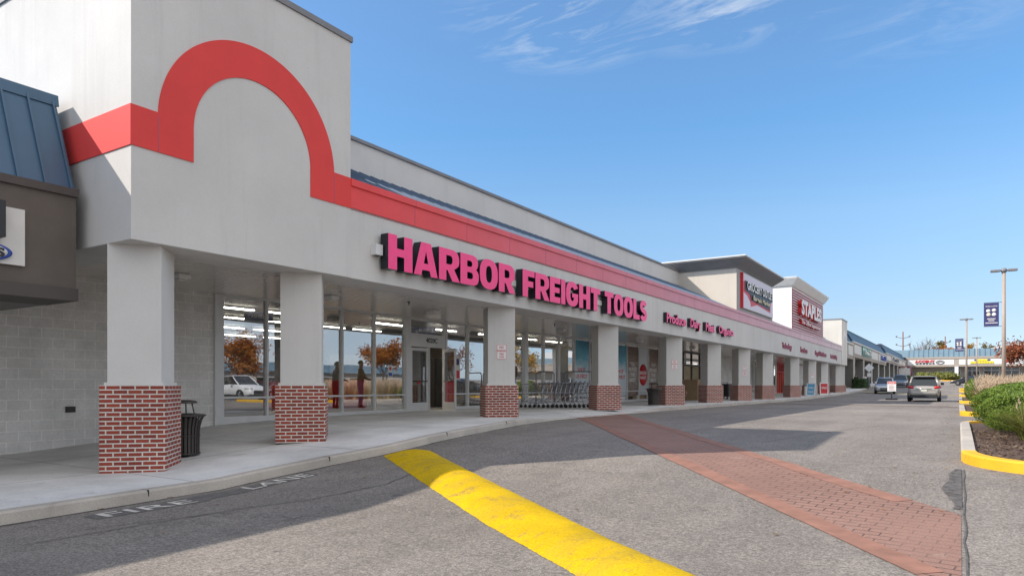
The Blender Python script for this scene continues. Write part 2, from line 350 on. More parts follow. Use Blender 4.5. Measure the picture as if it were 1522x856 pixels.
# ------------------------------------------------------------------ helpers
ORG = {}
def tag(o, label=None, cat=None, group=None, kind=None):
    if label: o['label'] = label
    if cat: o['category'] = cat
    if group: o['group'] = group
    if kind: o['kind'] = kind
    return o
def thing(name, label, cat, loc=(0, 0, 0), rz=0, group=None):
    o = bpy.data.objects.new(name, None); COL.objects.link(o); o.empty_display_size = .2
    o.location = loc; o.rotation_euler = (0, 0, rz); ORG[o.name] = Vector(loc)
    return tag(o, label, cat, group)
class MB:
    def __init__(s): s.v = []; s.f = []; s.mi = []; s.uv = {}; s.sm = []
    def face(s, pts, mi=0, smooth=False, uv=None):
        b = len(s.v); s.v += [tuple(p) for p in pts]; s.f.append(tuple(range(b, b + len(pts)))); s.mi.append(mi); s.sm.append(smooth)
        if uv: s.uv[len(s.f) - 1] = uv
    def box(s, x0, x1, y0, y1, z0, z1, mi=0):
        x0, x1 = min(x0, x1), max(x0, x1); y0, y1 = min(y0, y1), max(y0, y1); z0, z1 = min(z0, z1), max(z0, z1)
        b = len(s.v)
        s.v += [(x, y, z) for z in (z0, z1) for (x, y) in ((x0, y0), (x1, y0), (x1, y1), (x0, y1))]
        for q in ((0, 3, 2, 1), (4, 5, 6, 7), (0, 1, 5, 4), (1, 2, 6, 5), (2, 3, 7, 6), (3, 0, 4, 7)):
            s.f.append(tuple(b + i for i in q)); s.mi.append(mi); s.sm.append(False)
        return s
    def prism(s, poly, z0, z1, mi=0, zf=None):   # poly ccw in xy; z may be functions of y
        n = len(poly); b = len(s.v)
        Z0 = z0 if callable(z0) else (lambda x, y: z0); Z1 = z1 if callable(z1) else (lambda x, y: z1)
        s.v += [(x, y, Z0(x, y)) for x, y in poly] + [(x, y, Z1(x, y)) for x, y in poly]
        s.f.append(tuple(b + i for i in reversed(range(n)))); s.f.append(tuple(b + n + i for i in range(n))); s.mi += [mi, mi]; s.sm += [False, False]
        for i in range(n):
            j = (i + 1) % n; s.f.append((b + i, b + j, b + n + j, b + n + i)); s.mi.append(mi); s.sm.append(False)
        return s
    def ext(s, prof, y0, y1, mi=0):  # profile in (x,z) extruded along y
        n = len(prof); b = len(s.v)
        s.v += [(x, y0, z) for x, z in prof] + [(x, y1, z) for x, z in prof]
        s.f.append(tuple(b + i for i in range(n))); s.f.append(tuple(b + n + i for i in reversed(range(n)))); s.mi += [mi, mi]; s.sm += [False, False]
        for i in range(n):
            j = (i + 1) % n; s.f.append((b + j, b + i, b + n + i, b + n + j)); s.mi.append(mi); s.sm.append(False)
        return s
    def tube(s, pts, r, n=8, mi=0, cap=True, closed=False, r1=None):
        pts = [Vector(p) for p in pts]; k = len(pts); rings = []
        up = Vector((0, 0, 1))
        for i, p in enumerate(pts):
            d = (pts[min(i + 1, k - 1)] - pts[max(i - 1, 0)]).normalized()
            if closed: d = (pts[(i + 1) % k] - pts[i - 1]).normalized()
            a = d.cross(up) if abs(d.dot(up)) < .95 else d.cross(Vector((1, 0, 0)))
            a.normalize(); b_ = d.cross(a).normalized()
            rr = r if r1 is None else r + (r1 - r) * i / (k - 1)
            b = len(s.v); s.v += [tuple(p + (a * math.cos(t) + b_ * math.sin(t)) * rr) for t in [2 * math.pi * q / n for q in range(n)]]
            rings.append(b)
        m = k if closed else k - 1
        for i in range(m):
            A, B = rings[i], rings[(i + 1) % k]
            for q in range(n):
                w = (q + 1) % n; s.f.append((A + q, B + q, B + w, A + w)); s.mi.append(mi); s.sm.append(True)
        if cap and not closed:
            s.f.append(tuple(rings[0] + q for q in range(n))); s.f.append(tuple(rings[-1] + q for q in reversed(range(n)))); s.mi += [mi, mi]; s.sm += [False, False]
        return s
    def lathe(s, prof, c=(0, 0, 0), n=24, mi=0, axis='z'):
        rings = []
        for r, z in prof:
            b = len(s.v)
            for q in range(n):
                t = 2 * math.pi * q / n; u, v = r * math.cos(t), r * math.sin(t)
                s.v.append((c[0] + u, c[1] + v, c[2] + z) if axis == 'z' else (c[0] + z, c[1] + u, c[2] + v))
            rings.append(b)
        for A, B in zip(rings, rings[1:]):
            for q in range(n):
                w = (q + 1) % n; s.f.append((A + q, A + w, B + w, B + q)); s.mi.append(mi); s.sm.append(True)
        s.f.append(tuple(rings[0] + q for q in reversed(range(n)))); s.f.append(tuple(rings[-1] + q for q in range(n))); s.mi += [mi, mi]; s.sm += [False, False]
        return s
    def build(s, name, mats, parent=None, bevel=0):
        if not isinstance(mats, (list, tuple)): mats = [mats]
        o_ = ORG.get(parent.name, Vector((0, 0, 0))) if parent else Vector((0, 0, 0))
        me = bpy.data.meshes.new(name); me.from_pydata([(v[0] - o_.x, v[1] - o_.y, v[2] - o_.z) for v in s.v], [], s.f)
        for m in mats: me.materials.append(MAT[m] if isinstance(m, str) else m)
        me.polygons.foreach_set('material_index', s.mi); me.polygons.foreach_set('use_smooth', s.sm)
        if s.uv:
            uvl = me.uv_layers.new(name='UVMap')
            for fi, uv in s.uv.items():
                for k, li in enumerate(me.polygons[fi].loop_indices): uvl.data[li].uv = uv[k]
        me.update()
        if bevel:
            bm = bmesh.new(); bm.from_mesh(me); bmesh.ops.remove_doubles(bm, verts=bm.verts, dist=1e-5)
            ed = [e for e in bm.edges if len(e.link_faces) == 2 and e.calc_face_angle(0) > .6]
            bmesh.ops.bevel(bm, geom=ed, offset=bevel, segments=2, profile=.7, affect='EDGES', clamp_overlap=True)
            bm.to_mesh(me); bm.free()
        ob = bpy.data.objects.new(name, me); COL.objects.link(ob)
        if parent: ob.parent = parent; ORG[ob.name] = o_
        return ob
def link_mesh(name, me, parent=None, M4=None):
    if M4 is not None: me.transform(M4)
    o_ = ORG.get(parent.name, Vector((0, 0, 0))) if parent else Vector((0, 0, 0))
    if parent: me.transform(Matrix.Translation(-o_))
    ob = bpy.data.objects.new(name, me); COL.objects.link(ob)
    if parent: ob.parent = parent; ORG[ob.name] = o_
    return ob
def struct(ob): ob['kind'] = 'structure'; return ob
def copy_tree(o, parent=None):
    c = o.copy(); COL.objects.link(c); c.parent = parent
    for ch in list(o.children): copy_tree(ch, c)
    return c
FX = Matrix(((0, 0, 1, 0), (1, 0, 0, 0), (0, 1, 0, 0), (0, 0, 0, 1)))       # local right,up,out -> +Y,+Z,+X (facade signs)
FY = Matrix(((1, 0, 0, 0), (0, 0, -1, 0), (0, 1, 0, 0), (0, 0, 0, 1)))      # -> +X,+Z,-Y
FZ = Matrix(((0, -1, 0, 0), (1, 0, 0, 0), (0, 0, 1, 0), (0, 0, 0, 1)))      # flat on ground: right=+Y, up=-X
def curve_mesh(build_curve, ext, mats, bevel=0):
    ob = build_curve; dg = bpy.context.evaluated_depsgraph_get()
    COL.objects.link(ob); dg.update(); me = bpy.data.meshes.new_from_object(ob.evaluated_get(dg)); COL.objects.unlink(ob)
    bpy.data.objects.remove(ob)
    me.materials.clear()
    for m in mats: me.materials.append(MAT[m] if isinstance(m, str) else m)
    for p in me.polygons:
        p.material_index = 0 if (p.normal.z > .6 or len(mats) < 2) else 1; p.use_smooth = False
    return me
def text_mesh(s, w, h, ext=.02, off=0, mats=('white',), caps=True, x0=0, y0=0):
    cu = bpy.data.curves.new('txt', 'FONT'); cu.body = s; cu.size = 1; cu.extrude = .1; cu.offset = off; cu.resolution_u = 3
    me = curve_mesh(bpy.data.objects.new('txt', cu), ext, mats)
    xs = [v.co.x for v in me.vertices]; ys = [v.co.y for v in me.vertices]
    if not xs: return me
    a, b, c, d = min(xs), max(xs), min(ys), max(ys)
    for v in me.vertices:
        v.co = (x0 + (v.co.x - a) / (b - a) * w, y0 + (v.co.y - c) / (d - c) * h, (v.co.z + .1) / .2 * ext)
    return me
def put_text(name, parent, s, org, w, h, Mx=FX, ext=.02, off=0, mats=('white',)):
    me = text_mesh(s, w, h, ext, off, mats)
    return link_mesh(name, me, parent, Matrix.Translation(Vector(org)) @ Mx)

# draped sheets: polygon in xy, cut at the ground's bend lines, given z = gz(y)+dz
def drape(name, poly, dz, mats, parent=None, thick=0, cuts=(), holes=()):
    bm = bmesh.new(); vs = [bm.verts.new((x, y, 0)) for x, y in poly]; bm.faces.new(vs)
    bmesh.ops.triangulate(bm, faces=bm.faces[:])
    ys = [k[0] for k in KN] + list(cuts)
    for yk in ys:
        bmesh.ops.bisect_plane(bm, geom=bm.verts[:] + bm.edges[:] + bm.faces[:], plane_co=(0, yk, 0), plane_no=(0, 1, 0))
    for v in bm.verts: v.co.z = gz(v.co.y) + dz
    bmesh.ops.recalc_face_normals(bm, faces=bm.faces[:])
    if bm.faces and sum(f.normal.z for f in bm.faces) < 0: bmesh.ops.reverse_faces(bm, faces=bm.faces[:])
    if thick:
        r = bmesh.ops.extrude_face_region(bm, geom=bm.faces[:])
        for v in [g for g in r['geom'] if isinstance(g, bmesh.types.BMVert)]: pass
        for v in [g for g in r['geom'] if isinstance(g, bmesh.types.BMVert)]: v.co.z += thick
    bmesh.ops.triangulate(bm, faces=[f for f in bm.faces if len(f.verts) > 4])
    me = bpy.data.meshes.new(name); bm.to_mesh(me); bm.free()
    for m in (mats if isinstance(mats, (list, tuple)) else [mats]): me.materials.append(MAT[m] if isinstance(m, str) else m)
    return link_mesh(name, me, parent)
#PART2
# ------------------------------------------------------------------ the ground
bm_rows = sorted(set([-3000, -400, -60] + [k[0] for k in KN[1:-1]] + [240, 400, 900, 4000]))
g = MB(); xs = [-3000, -400, -60, -14, -9, -4, 0, 8, 30, 80, 400, 3000]
for a, b in zip(bm_rows, bm_rows[1:]):
    for c, d in zip(xs, xs[1:]):
        g.face([(c, a, gz(a)), (d, a, gz(a)), (d, b, gz(b)), (c, b, gz(b))])
struct(g.build('asphalt_ground', 'asphalt'))

KERB = [(-8.55, -30), (-8.6, 0), (-8.62, 3.3), (-8.68, 5.0), (-8.74, 6.7), (-8.70, 8.0), (-8.56, 9.3), (-8.52, 10.3), (-8.72, 11.5), (-9.0, 13), (-9.38, 15), (-9.75, 17.4), (-9.85, 19.5), (-9.8, 23), (-9.65, 31), (-9.58, 37), (-9.58, 92), (-10.1, 104), (-10.1, 200)]
def kx(y):
    for (a, b), (c, d) in zip(KERB, KERB[1:]):
        if y <= d: return a + (c - a) * (y - b) / (d - b)
    return KERB[-1][0]
def kh(y):
    if y < 15 or y > 27: return .14
    if y < 18.4: return .14 - .12 * (y - 15) / 3.4
    if y < 23.4: return .02
    return .02 + .12 * (y - 23.4) / 3.6
ys = sorted(set([-30] + [k[0] for k in KN if -30 < k[0] < 200] + [k[1] for k in KERB] + [18.4, 23.4, 27] + [i * .5 for i in range(0, 60)]))
sw = MB(); kb = MB()
for a, b in zip(ys, ys[1:]):
    A, B = kx(a), kx(b)
    for (u, v) in ((-22, -11.3), (-11.3, None)):
        zu = lambda y: gz(y) + .14
        if v is None: sw.face([(u, a, zu(a)), (A - .17, a, gz(a) + kh(a)), (B - .17, b, gz(b) + kh(b)), (u, b, zu(b))])
        else: sw.face([(u, a, zu(a)), (v, a, zu(a)), (v, b, zu(b)), (u, b, zu(b))])
    za, zb = gz(a) + kh(a) + .004, gz(b) + kh(b) + .004; ga, gb = gz(a) - .02, gz(b) - .02; c = .025
    kb.face([(A - .17, a, za), (A - c, a, za), (B - c, b, zb), (B - .17, b, zb)])
    kb.face([(A - c, a, za), (A, a, za - c), (B, b, zb - c), (B - c, b, zb)], smooth=False)
    kb.face([(A, a, za - c), (A + .02, a, ga), (B + .02, b, gb), (B, b, zb - c)])
    kb.face([(A - .17, a, ga), (A - .17, a, za), (B - .17, b, zb), (B - .17, b, gb)])
struct(sw.build('sidewalk', 'concrete')); struct(kb.build('sidewalk_kerb', 'kerb'))
# dark dirt line where asphalt meets the kerb, and kerb joints
jt = MB()
for y in (1.9, 4.95, 8.0, 11.05, 14.1, 30, 33, 36, 39):
    x = kx(y); jt.box(x - .172, x + .008, y - .006, y + .006, gz(y), gz(y) + kh(y) + .0045)
struct(jt.build('kerb_joint', 'black'))
MAT['gutter'] = mat('gutter_dirt', (.075, .068, .06), .9, noise=.5, nscale=14)
struct(drape('gutter_dirt', [(kx(y) + .015, y) for y in ys if y <= 80] + [(kx(y) + .06 + .035 * math.sin(y * 3.1) * math.sin(y * 1.3 + 1), y) for y in reversed(ys) if y <= 80], .003, 'gutter'))

# stamped brick crossings
def paver_mat(name, ang, wear=.55):
    m, n, l, p = M(name); g_ = n.new('ShaderNodeNewGeometry').outputs['Position']
    mp = n.new('ShaderNodeMapping'); mp.inputs['Rotation'].default_value = (0, 0, ang); l.new(g_, mp.inputs[0])
    b = n.new('ShaderNodeTexBrick'); l.new(mp.outputs[0], b.inputs['Vector']); b.inputs['Scale'].default_value = 1
    b.inputs['Brick Width'].default_value = .23; b.inputs['Row Height'].default_value = .115; b.inputs['Mortar Size'].default_value = .008; b.inputs['Mortar Smooth'].default_value = .3
    b.inputs['Color1'].default_value = (.275, .155, .115, 1); b.inputs['Color2'].default_value = (.25, .138, .102, 1); b.inputs['Mortar'].default_value = (.075, .045, .038, 1)
    w = rng(n, l, noise(n, l, g_, .75, 5, .65, .5), .40, .58, .3, 1)      # joints worn away in patches
    f = rng(n, l, noise(n, l, g_, 60, 3, .8), .33, .67, .78, 1.22); f2 = rng(n, l, noise(n, l, g_, .5, 5), .3, .7, .86, 1.14)
    c = mixc(n, l, w, (.265, .15, .112), b.outputs['Color'])
    sc_ = rng(n, l, noise(n, l, g_, 1.7, 6, .75, 1.2), .62, .72, 0, wear)
    c = mixc(n, l, sc_, c, (.40, .31, .26))
    l.new(vmul(n, l, c, mth(n, l, 'MULTIPLY', f, f2)), p.inputs['Base Color']); p.inputs['Roughness'].default_value = .85
    hh = mth(n, l, 'ADD', mth(n, l, 'MULTIPLY', mth(n, l, 'MULTIPLY', b.outputs['Fac'], w), -1.5), noise(n, l, g_, 75, 3, .8))
    bump(n, l, p, hh, .7, .01)
    return m
MAT['pavers'] = paver_mat('stamped_brick_asphalt', R(45 + 53 - 90))
MAT['pavers_edge'] = mat('stamped_border', (.26, .128, .088), .85, noise=.18, nscale=5, bump=.6, bscale=70)
CW = [(-9.86, 19.0), (-0.30, 6.1), (0.02, 6.0), (0.02, 8.3), (-1.66, 9.87), (-3.75, 12.9), (-9.84, 22.4)]
C_A = [(-9.86, 19.1), (-5.87, 13.13), (-3.88, 10.37), (-2.68, 9.02), (-1.81, 7.99), (-1.16, 7.22), (-.66, 6.61), (-.26, 6.13), (.02, 5.75)]
C_B = [(-9.80, 22.45), (-6.14, 16.47), (-4.07, 13.31), (-2.64, 11.26), (-1.69, 10.08), (-1.0, 9.37), (-.43, 8.78), (.02, 8.27)]
struct(drape('brick_crossing', C_A + C_B[::-1], .004, 'pavers'))
def band_line(pts, w, dz, name, m):
    L = []; Rr = []
    for i, p in enumerate(pts):
        a = Vector(pts[max(i - 1, 0)]); b = Vector(pts[min(i + 1, len(pts) - 1)]); d = (b - a).normalized(); nrm = Vector((-d.y, d.x))
        L.append(tuple(Vector(p) + nrm * w / 2)); Rr.append(tuple(Vector(p) - nrm * w / 2))
    return struct(drape(name, L + Rr[::-1], dz, m))
def inset(P, d): return [(x + d * .62, y + d * .78) for x, y in P]
band_line(inset(C_A[:-1], .12), .24, .008, 'crossing_border', 'pavers_edge')
band_line(inset(C_B[:-1], -.12), .24, .008, 'crossing_border', 'pavers_edge')
struct(drape('far_brick_crossing', [(-9.55, 41.2), (0, 40.2), (0, 47.2), (-9.55, 49.6)], .004, MAT['asphalt']))
for a, b, w in (((-9.4, 40.6), (-.05, 39.2), .35), ((-9.4, 50.6), (-.05, 47.3), .35)):
    band_line([a, b], w, .008, 'crossing_border', 'pavers_edge')
band_line([(-9.3, 89.0), (-.1, 74.2)], .45, .008, 'yellow_line', 'line_yellow')
for y in (104, 112, 121): band_line([(-.1, y), (5.0, y)], .15, .008, 'parking_line', 'line_white')
# seam and tar patch along the lane edge
MAT['tar'] = mat('tar_seam', (.095, .088, .080), .85, noise=.35, nscale=9, bump=.6, bscale=70)
def ragged(name, c, thr):      # thin worn coat: broken up where it has scuffed away
    m = mat(name, c, .85, noise=.3, nscale=12, bump=.6, bscale=70); n, l = m.node_tree.nodes, m.node_tree.links
    g_ = n.new('ShaderNodeNewGeometry').outputs['Position']; t = n.new('ShaderNodeBsdfTransparent'); x = n.new('ShaderNodeMixShader')
    l.new(rng(n, l, noise(n, l, g_, 7, 7, .8), thr, thr + .06, 0, 1), x.inputs[0]); l.new(n['Principled BSDF'].outputs[0], x.inputs[1]); l.new(t.outputs[0], x.inputs[2]); l.new(x.outputs[0], n['Material Output'].inputs[0]); return m
MAT['tar_worn'] = ragged('tar_patch', (.10, .09, .082), .53)
random.seed(3)
seam = [(.05 + .006 * math.sin(y * 5) + .008 * random.uniform(-1, 1), y) for y in [2 + .25 * i for i in range(36)]]
band_line(seam, .013, .012, 'lane_seam', 'tar')
pa = [(.03, 8.5 + .12 * i) for i in range(20)]
pb = [(-.03 - .03 * random.random() - .12 * math.exp(-((y - 9.5) / .45) ** 2) - .05 * math.exp(-((y - 10.3) / .2) ** 2), y) for _, y in pa]
struct(drape('tar_patch', pa + pb[::-1], .0095, 'tar_worn'))
cr = [(-9 + .0, 21)]
def crack(pts, w=.012, dz=.009):
    out = []
    for (a, b) in zip(pts, pts[1:]):
        for k in range(6):
            t = k / 6; out.append((a[0] + (b[0] - a[0]) * t + random.uniform(-.02, .02), a[1] + (b[1] - a[1]) * t + random.uniform(-.02, .02)))
    out.append(pts[-1]); band_line(out, w, dz, 'asphalt_crack', 'tar')
crack([(-7.4, 3.0), (-7.3, 4.1), (-7.2, 5.2), (-6.9, 6.2), (-6.7, 7.2), (-6.9, 8.0)], .016)
crack([(-3.0, 13.1), (-2.6, 15), (-2.2, 17), (-1.4, 20.5)], .016)
crack([(-7.0, 5.2), (-7.4, 4.4), (-7.6, 3.6)], .012)
for (x, y) in ((-7.02, 7.6), (-6.85, 7.9), (-4.9, 11.2)):
    pass
# FIRE LANE, with the dark repainted ground behind it
MAT['seal'] = mat('dark_overpaint', (.125, .115, .105), .85, noise=.22, nscale=12, bump=.6, bscale=75)
struct(drape('dark_overpaint', [(-8.02, 4.0), (-8.02, 5.35), (-8.12, 5.5), (-8.2, 6.2), (-8.24, 7.35), (-8.52, 7.38), (-8.5, 5.6), (-8.36, 4.0)], .004, 'seal'))
MAT['road_letter'] = mat('road_letter', (.56, .52, .46), .85, noise=.3, nscale=10)
for s, x, y, w in (('FIRE', -8.06, 4.13, 1.12), ('LANE', -8.24, 6.18, 1.1)):
    me = text_mesh(s, w, .28, .002, .0, ('road_letter',))
    me.transform(Matrix.Translation((x, y, 0)) @ FZ)
    for v in me.vertices: v.co.z += gz(v.co.y) + .007
    struct(link_mesh('fire_lane_lettering', me))

# yellow speed hump
hm = MB(); A0, A1 = Vector((-8.34, 9.45)), Vector((-.9, 4.20)); d = (A1 - A0).normalized(); nr = Vector((-d.y, d.x)); L = (A1 - A0).length
NP = 12; NS = 320
def hump_pt(i, j):
    t = i / NS; s = j / NP * 2 - 1; w = .42 * (1 + .008 * math.sin(t * L * 9 + s * 3) + .006 * math.sin(t * L * 23.0 + 5 * s) + .008 * math.sin(t * L * 61 + s)) * min(1, math.sqrt(max(0, 1 - (1 - min(1, t * L / .35)) ** 2)) + .25)
    p = A0 + d * (t * L) + nr * (s * w)
    hgt = .085 * (1 - abs(s) ** 2.2) * min(1, (t * L + .02) / .3)
    return (p.x, p.y, gz(p.y) + .004 + hgt)
for i in range(NS):
    for j in range(NP): hm.face([hump_pt(i, j), hump_pt(i + 1, j), hump_pt(i + 1, j + 1), hump_pt(i, j + 1)], smooth=True)
def hump_mat():
    m, n, l, p = M('yellow_hump_paint'); g_ = n.new('ShaderNodeNewGeometry').outputs['Position']
    a = rng(n, l, noise(n, l, g_, 3.2, 8, .75, .6), .535, .64, 0, 1); b = rng(n, l, noise(n, l, g_, 18, 5, .7), .66, .72, 0, .9)
    t = mth(n, l, 'MAXIMUM', mth(n, l, 'MULTIPLY', a, rng(n, l, noise(n, l, g_, 30, 4, .8), .40, .60, 0, .85)), b)
    f = rng(n, l, noise(n, l, g_, 45, 4, .75), .3, .7, .70, 1.2); f2 = rng(n, l, noise(n, l, g_, 1.3, 5, .6), .3, .7, .82, 1.12)
    tyre = n.new('ShaderNodeMapping'); tyre.inputs['Rotation'].default_value = (0, 0, R(2)); tyre.inputs['Scale'].default_value = (3.2, .10, 1); l.new(g_, tyre.inputs[0])
    ty = rng(n, l, noise(n, l, tyre.outputs[0], 1.0, 4, .6), .50, .72, 0, .42)
    cy = mixc(n, l, ty, vmul(n, l, (.60, .385, .004), mth(n, l, 'MULTIPLY', f, f2)), (.33, .23, .05))
    l.new(mixc(n, l, t, cy, (.17, .13, .08)), p.inputs['Base Color'])
    p.inputs['Roughness'].default_value = .9; p.inputs['Specular IOR Level'].default_value = .15; bump(n, l, p, noise(n, l, g_, 70, 3, .8), .35, .006); return m
MAT['hump'] = hump_mat()
me_h = hm.build('speed_hump', 'hump')
bm = bmesh.new(); bm.from_mesh(me_h.data); bmesh.ops.remove_doubles(bm, verts=bm.verts, dist=1e-4); bmesh.ops.recalc_face_normals(bm, faces=bm.faces[:]); bm.to_mesh(me_h.data); bm.free()
tag(me_h, 'yellow painted speed hump crossing the lane diagonally from the sidewalk kerb', 'speed hump')

# ------------------------------------------------------------------ shopping centre
SC = thing('shopping_centre', 'long pale stucco shopping centre with red arch tower and brick footed columns', 'building', (-10.24, 9.93, .5))
SOF = 3.74; FB = 3.65; BT, BB = 5.63, 5.05; YE = 79.4
def tower(y0, y1, name, bandm, zt=8.34):
    t = MB(); xF = -10.22
    t.ext([(-18, 3.9), (-11.2, 3.9), (-11.2, FB), (xF, FB), (xF, zt), (-18, zt)], y0, y1)
    t.box(-15.3, -11.2, y0, y0 + .85, FB, 3.9)
    o = t.build(name, 'stucco' if y0 < 50 else 'stucco_tower2', SC)
    a = MB(); xb = xF + .018
    yc = (y0 + y1) / 2 - .02; r0, r1, zc_ = 1.185, 1.765, 5.55
    if bandm:
        a.box(xF, xb, y0 - .018, yc - r1, BB - .02, BT)
        a.box(xF, xb, yc - r1, yc - r0, BB - .02, zc_); a.box(xF, xb, yc + r0, yc + r1, BB - .02, zc_)
        a.box(xF, xb, yc + r1, y1, BB - .02, BT)
        a.box(-18, xF, y0 - .018, y0, BB - .02, BT)
    N = 64
    for i in range(N):
        t0, t1 = math.pi * i / N, math.pi * (i + 1) / N
        P = [(yc + r * math.cos(q), zc_ + r * math.sin(q)) for r, q in ((r0, t0), (r1, t0), (r1, t1), (r0, t1))]
        a.face([(xb, p[0], p[1]) for p in P])
        a.face([(xF, P[1][0], P[1][1]), (xF, P[2][0], P[2][1]), (xb, P[2][0], P[2][1]), (xb, P[1][0], P[1][1])])
        a.face([(xF, P[3][0], P[3][1]), (xF, P[0][0], P[0][1]), (xb, P[0][0], P[0][1]), (xb, P[3][0], P[3][1])])
    if not bandm:
        a.box(xF, xb, yc - r1, yc - r0, BB - .9, zc_); a.box(xF, xb, yc + r0, yc + r1, BB - .9, zc_)
    ab = a.build('arch_band', bandm or 'stucco_white', o)
    c = MB(); c.box(-18.1, xF + .035, y0 - .035, y1 + .035, zt, zt + .11); c.build('coping', 'trim_grey', o)
    s = MB()      # panel seams across the band
    if bandm:
        for yy in (yc - r1, yc + r1 + .0): s = MB(); s.box(xb - .001, xb + .0015, yy - .006, yy + .006, BB - .02, zc_ + .02); s.build('seam', 'maroon', ab)
    return o
MAT['stucco_cream'] = stucco_mat('stucco_cream', (.57, .52, .45)); MAT['red_slat'] = mat('red_slat', (.30, .012, .02), .5, noise=.08)
MAT['stucco_tower2'] = stucco_mat('stucco_pale', (.64, .61, .55))
tower(5.57, 9.95, 'entrance_tower', 'band_red'); tower(79.4, 83.5, 'entrance_tower', None)

f = MB(); f.box(-11.2, -10.25, 9.95, YE, FB, BT - .02); f.build('fascia', 'stucco', SC)
cb = MB(); cb.box(-10.25, -10.215, 9.951, YE, BB, BT - .15)
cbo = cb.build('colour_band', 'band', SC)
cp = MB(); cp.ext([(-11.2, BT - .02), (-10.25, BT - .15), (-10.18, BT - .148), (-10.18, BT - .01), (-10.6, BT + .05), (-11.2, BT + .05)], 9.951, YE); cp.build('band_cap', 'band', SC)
sm = MB(); y = 11.9
while y < YE: sm.box(-10.216, -10.2125, y - .006, y + .006, BB, BT - .15); sm.box(-10.181, -10.1775, y - .006, y + .006, BT - .148, BT - .01); y += 1.95
sm.box(-10.249, -10.2465, 9.95, YE, BB - .03, BB - .018); sm.build('panel_seam', 'maroon', cbo)
rf = MB(); rf.ext([(-10.35, BT + .03), (-13.6, 7.22), (-13.6, 7.12), (-10.35, 5.50)][::-1], 9.96, YE)
y = 10.2
while y < 39: rf.ext([(-10.4, BT + .07), (-13.6, 7.255), (-13.6, 7.2), (-10.4, BT + .02)][::-1], y, y + .03); y += .42
rf.build('sloped_roof', 'grey_roof', SC)
pw = MB(); pw.box(-13.9, -13.6, 9.96, YE, 6.9, 8.03); pwo = pw.build('parapet_wall', 'stucco', SC)
pc = MB(); pc.box(-13.98, -13.54, 9.96, YE, 8.03, 8.12); pc.build('coping', 'trim_grey', pwo)
rd = MB(); rd.box(-60, -13.9, 9.96, YE, 7.2, 7.4); rd.box(-60, -59.7, 5.6, 100, .3, 7.2); rd.build('roof_deck', 'trim_grey', SC)
so = MB(); so.box(-15.3, -11.2, 6.42, YE + 4.1, SOF, SOF + .1); so.build('soffit', 'soffit', SC)

# block walls
for y0, y1 in ((-28, 10.35), (50.0, 60.0), (66.2, 70), (78, 100)):
    w = MB(); w.box(-15.6, -15.3, y0, y1, -.2, SOF + 2.2); w.build('block_wall', 'cmu', SC)
w = MB(); w.box(-15.6, -15.3, 10.36, 79, SOF, 7.3); w.build('upper_wall', 'stucco', SC)

# columns, set cornerwise
def column(y, brick_h=1.5):
    xc = -10.87; zb = gz(y) + .12
    s = MB(); h = .535
    dia = lambda r: [(xc - r, y), (xc, y - r), (xc + r, y), (xc, y + r)]
    s.prism(dia(h), 1.5, FB + .005); s.prism(dia(h + .05), 1.5, 1.545)
    so_ = s.build('column', 'stucco', SC)
    b = MB(); P = dia(.655); u = 0; w = .655 * math.sqrt(2)
    z0, z1 = zb, 1.5; off = 1.5 % .0677
    for i in range(4):
        a, c = P[i], P[(i + 1) % 4]
        b.face([(a[0], a[1], z0), (c[0], c[1], z0), (c[0], c[1], z1), (a[0], a[1], z1)], uv=[(u, z0 - off), (u + w, z0 - off), (u + w, z1 - off), (u, z1 - off)])
        u += w
    b.face([(p[0], p[1], z1) for p in P], uv=[(0, 0)] * 4)
    b.build('brick_base', 'brick', so_)
    return so_
CY = [6.1, 9.3, 16.25, 23.2, 30.1, 36.1, 42.1, 48.1, 57.1, 64.7, 71.3, 80.4, 82.6]
for y in CY: column(y)

# storefronts
XS = -15.30
def storefront(y0, y1, mull, posts=(), z1=3.70, mid=1.19, frame='white_metal', low=True):
    zb = lambda y: gz(y) + .14
    fr = MB(); zz = zb(y0) - .05
    ZB = zb((y0 + y1) / 2)
    fr.box(XS - .08, XS + .05, y0, y1, ZB - .1, ZB + .10); fr.box(XS - .08, XS + .05, y0, y1, z1, SOF)
    allm = sorted([y0 + .03] + list(mull) + [y1 - .03])
    for m_ in allm: fr.box(XS - .08, XS + .045, m_ - .028, m_ + .028, ZB + .10, z1)
    if low:
        for a, b in zip(allm, allm[1:]): fr.box(XS - .07, XS + .04, a + .028, b - .028, mid - .025, mid + .025)
    for a, b in posts: fr.box(XS - .1, XS + .07, a, b, ZB - .12, SOF - .003)
    o = fr.build('window', frame, SC)
    gl = MB()
    for a, b in zip(allm, allm[1:]):
        if any(pa < (a + b) / 2 < pb for pa, pb in posts): continue
        gl.face([(XS - .03, a + .028, ZB + .1), (XS - .03, b - .028, ZB + .1), (XS - .03, b - .028, z1), (XS - .03, a + .028, z1)])
    gl.build('pane', 'glass', o)
    return o
storefront(10.55, 17.42, [11.9, 13.22, 14.55, 15.9], [(10.35, 10.55), (17.32, 17.56)])
storefront(19.45, 24.75, [20.8, 22.15, 23.4], [(19.40, 19.5), (22.1, 22.3), (24.72, 24.98)])
storefront(24.98, 43.0, [26.4, 27.8, 29.3, 30.9, 32.3, 33.8, 35.5, 37.15, 38.6, 40.3, 41.7])
storefront(60.0, 66.2, [61.2, 62.5, 63.8, 65.0]); storefront(70, 72.6, [71.3]); storefront(76, 78, [77])
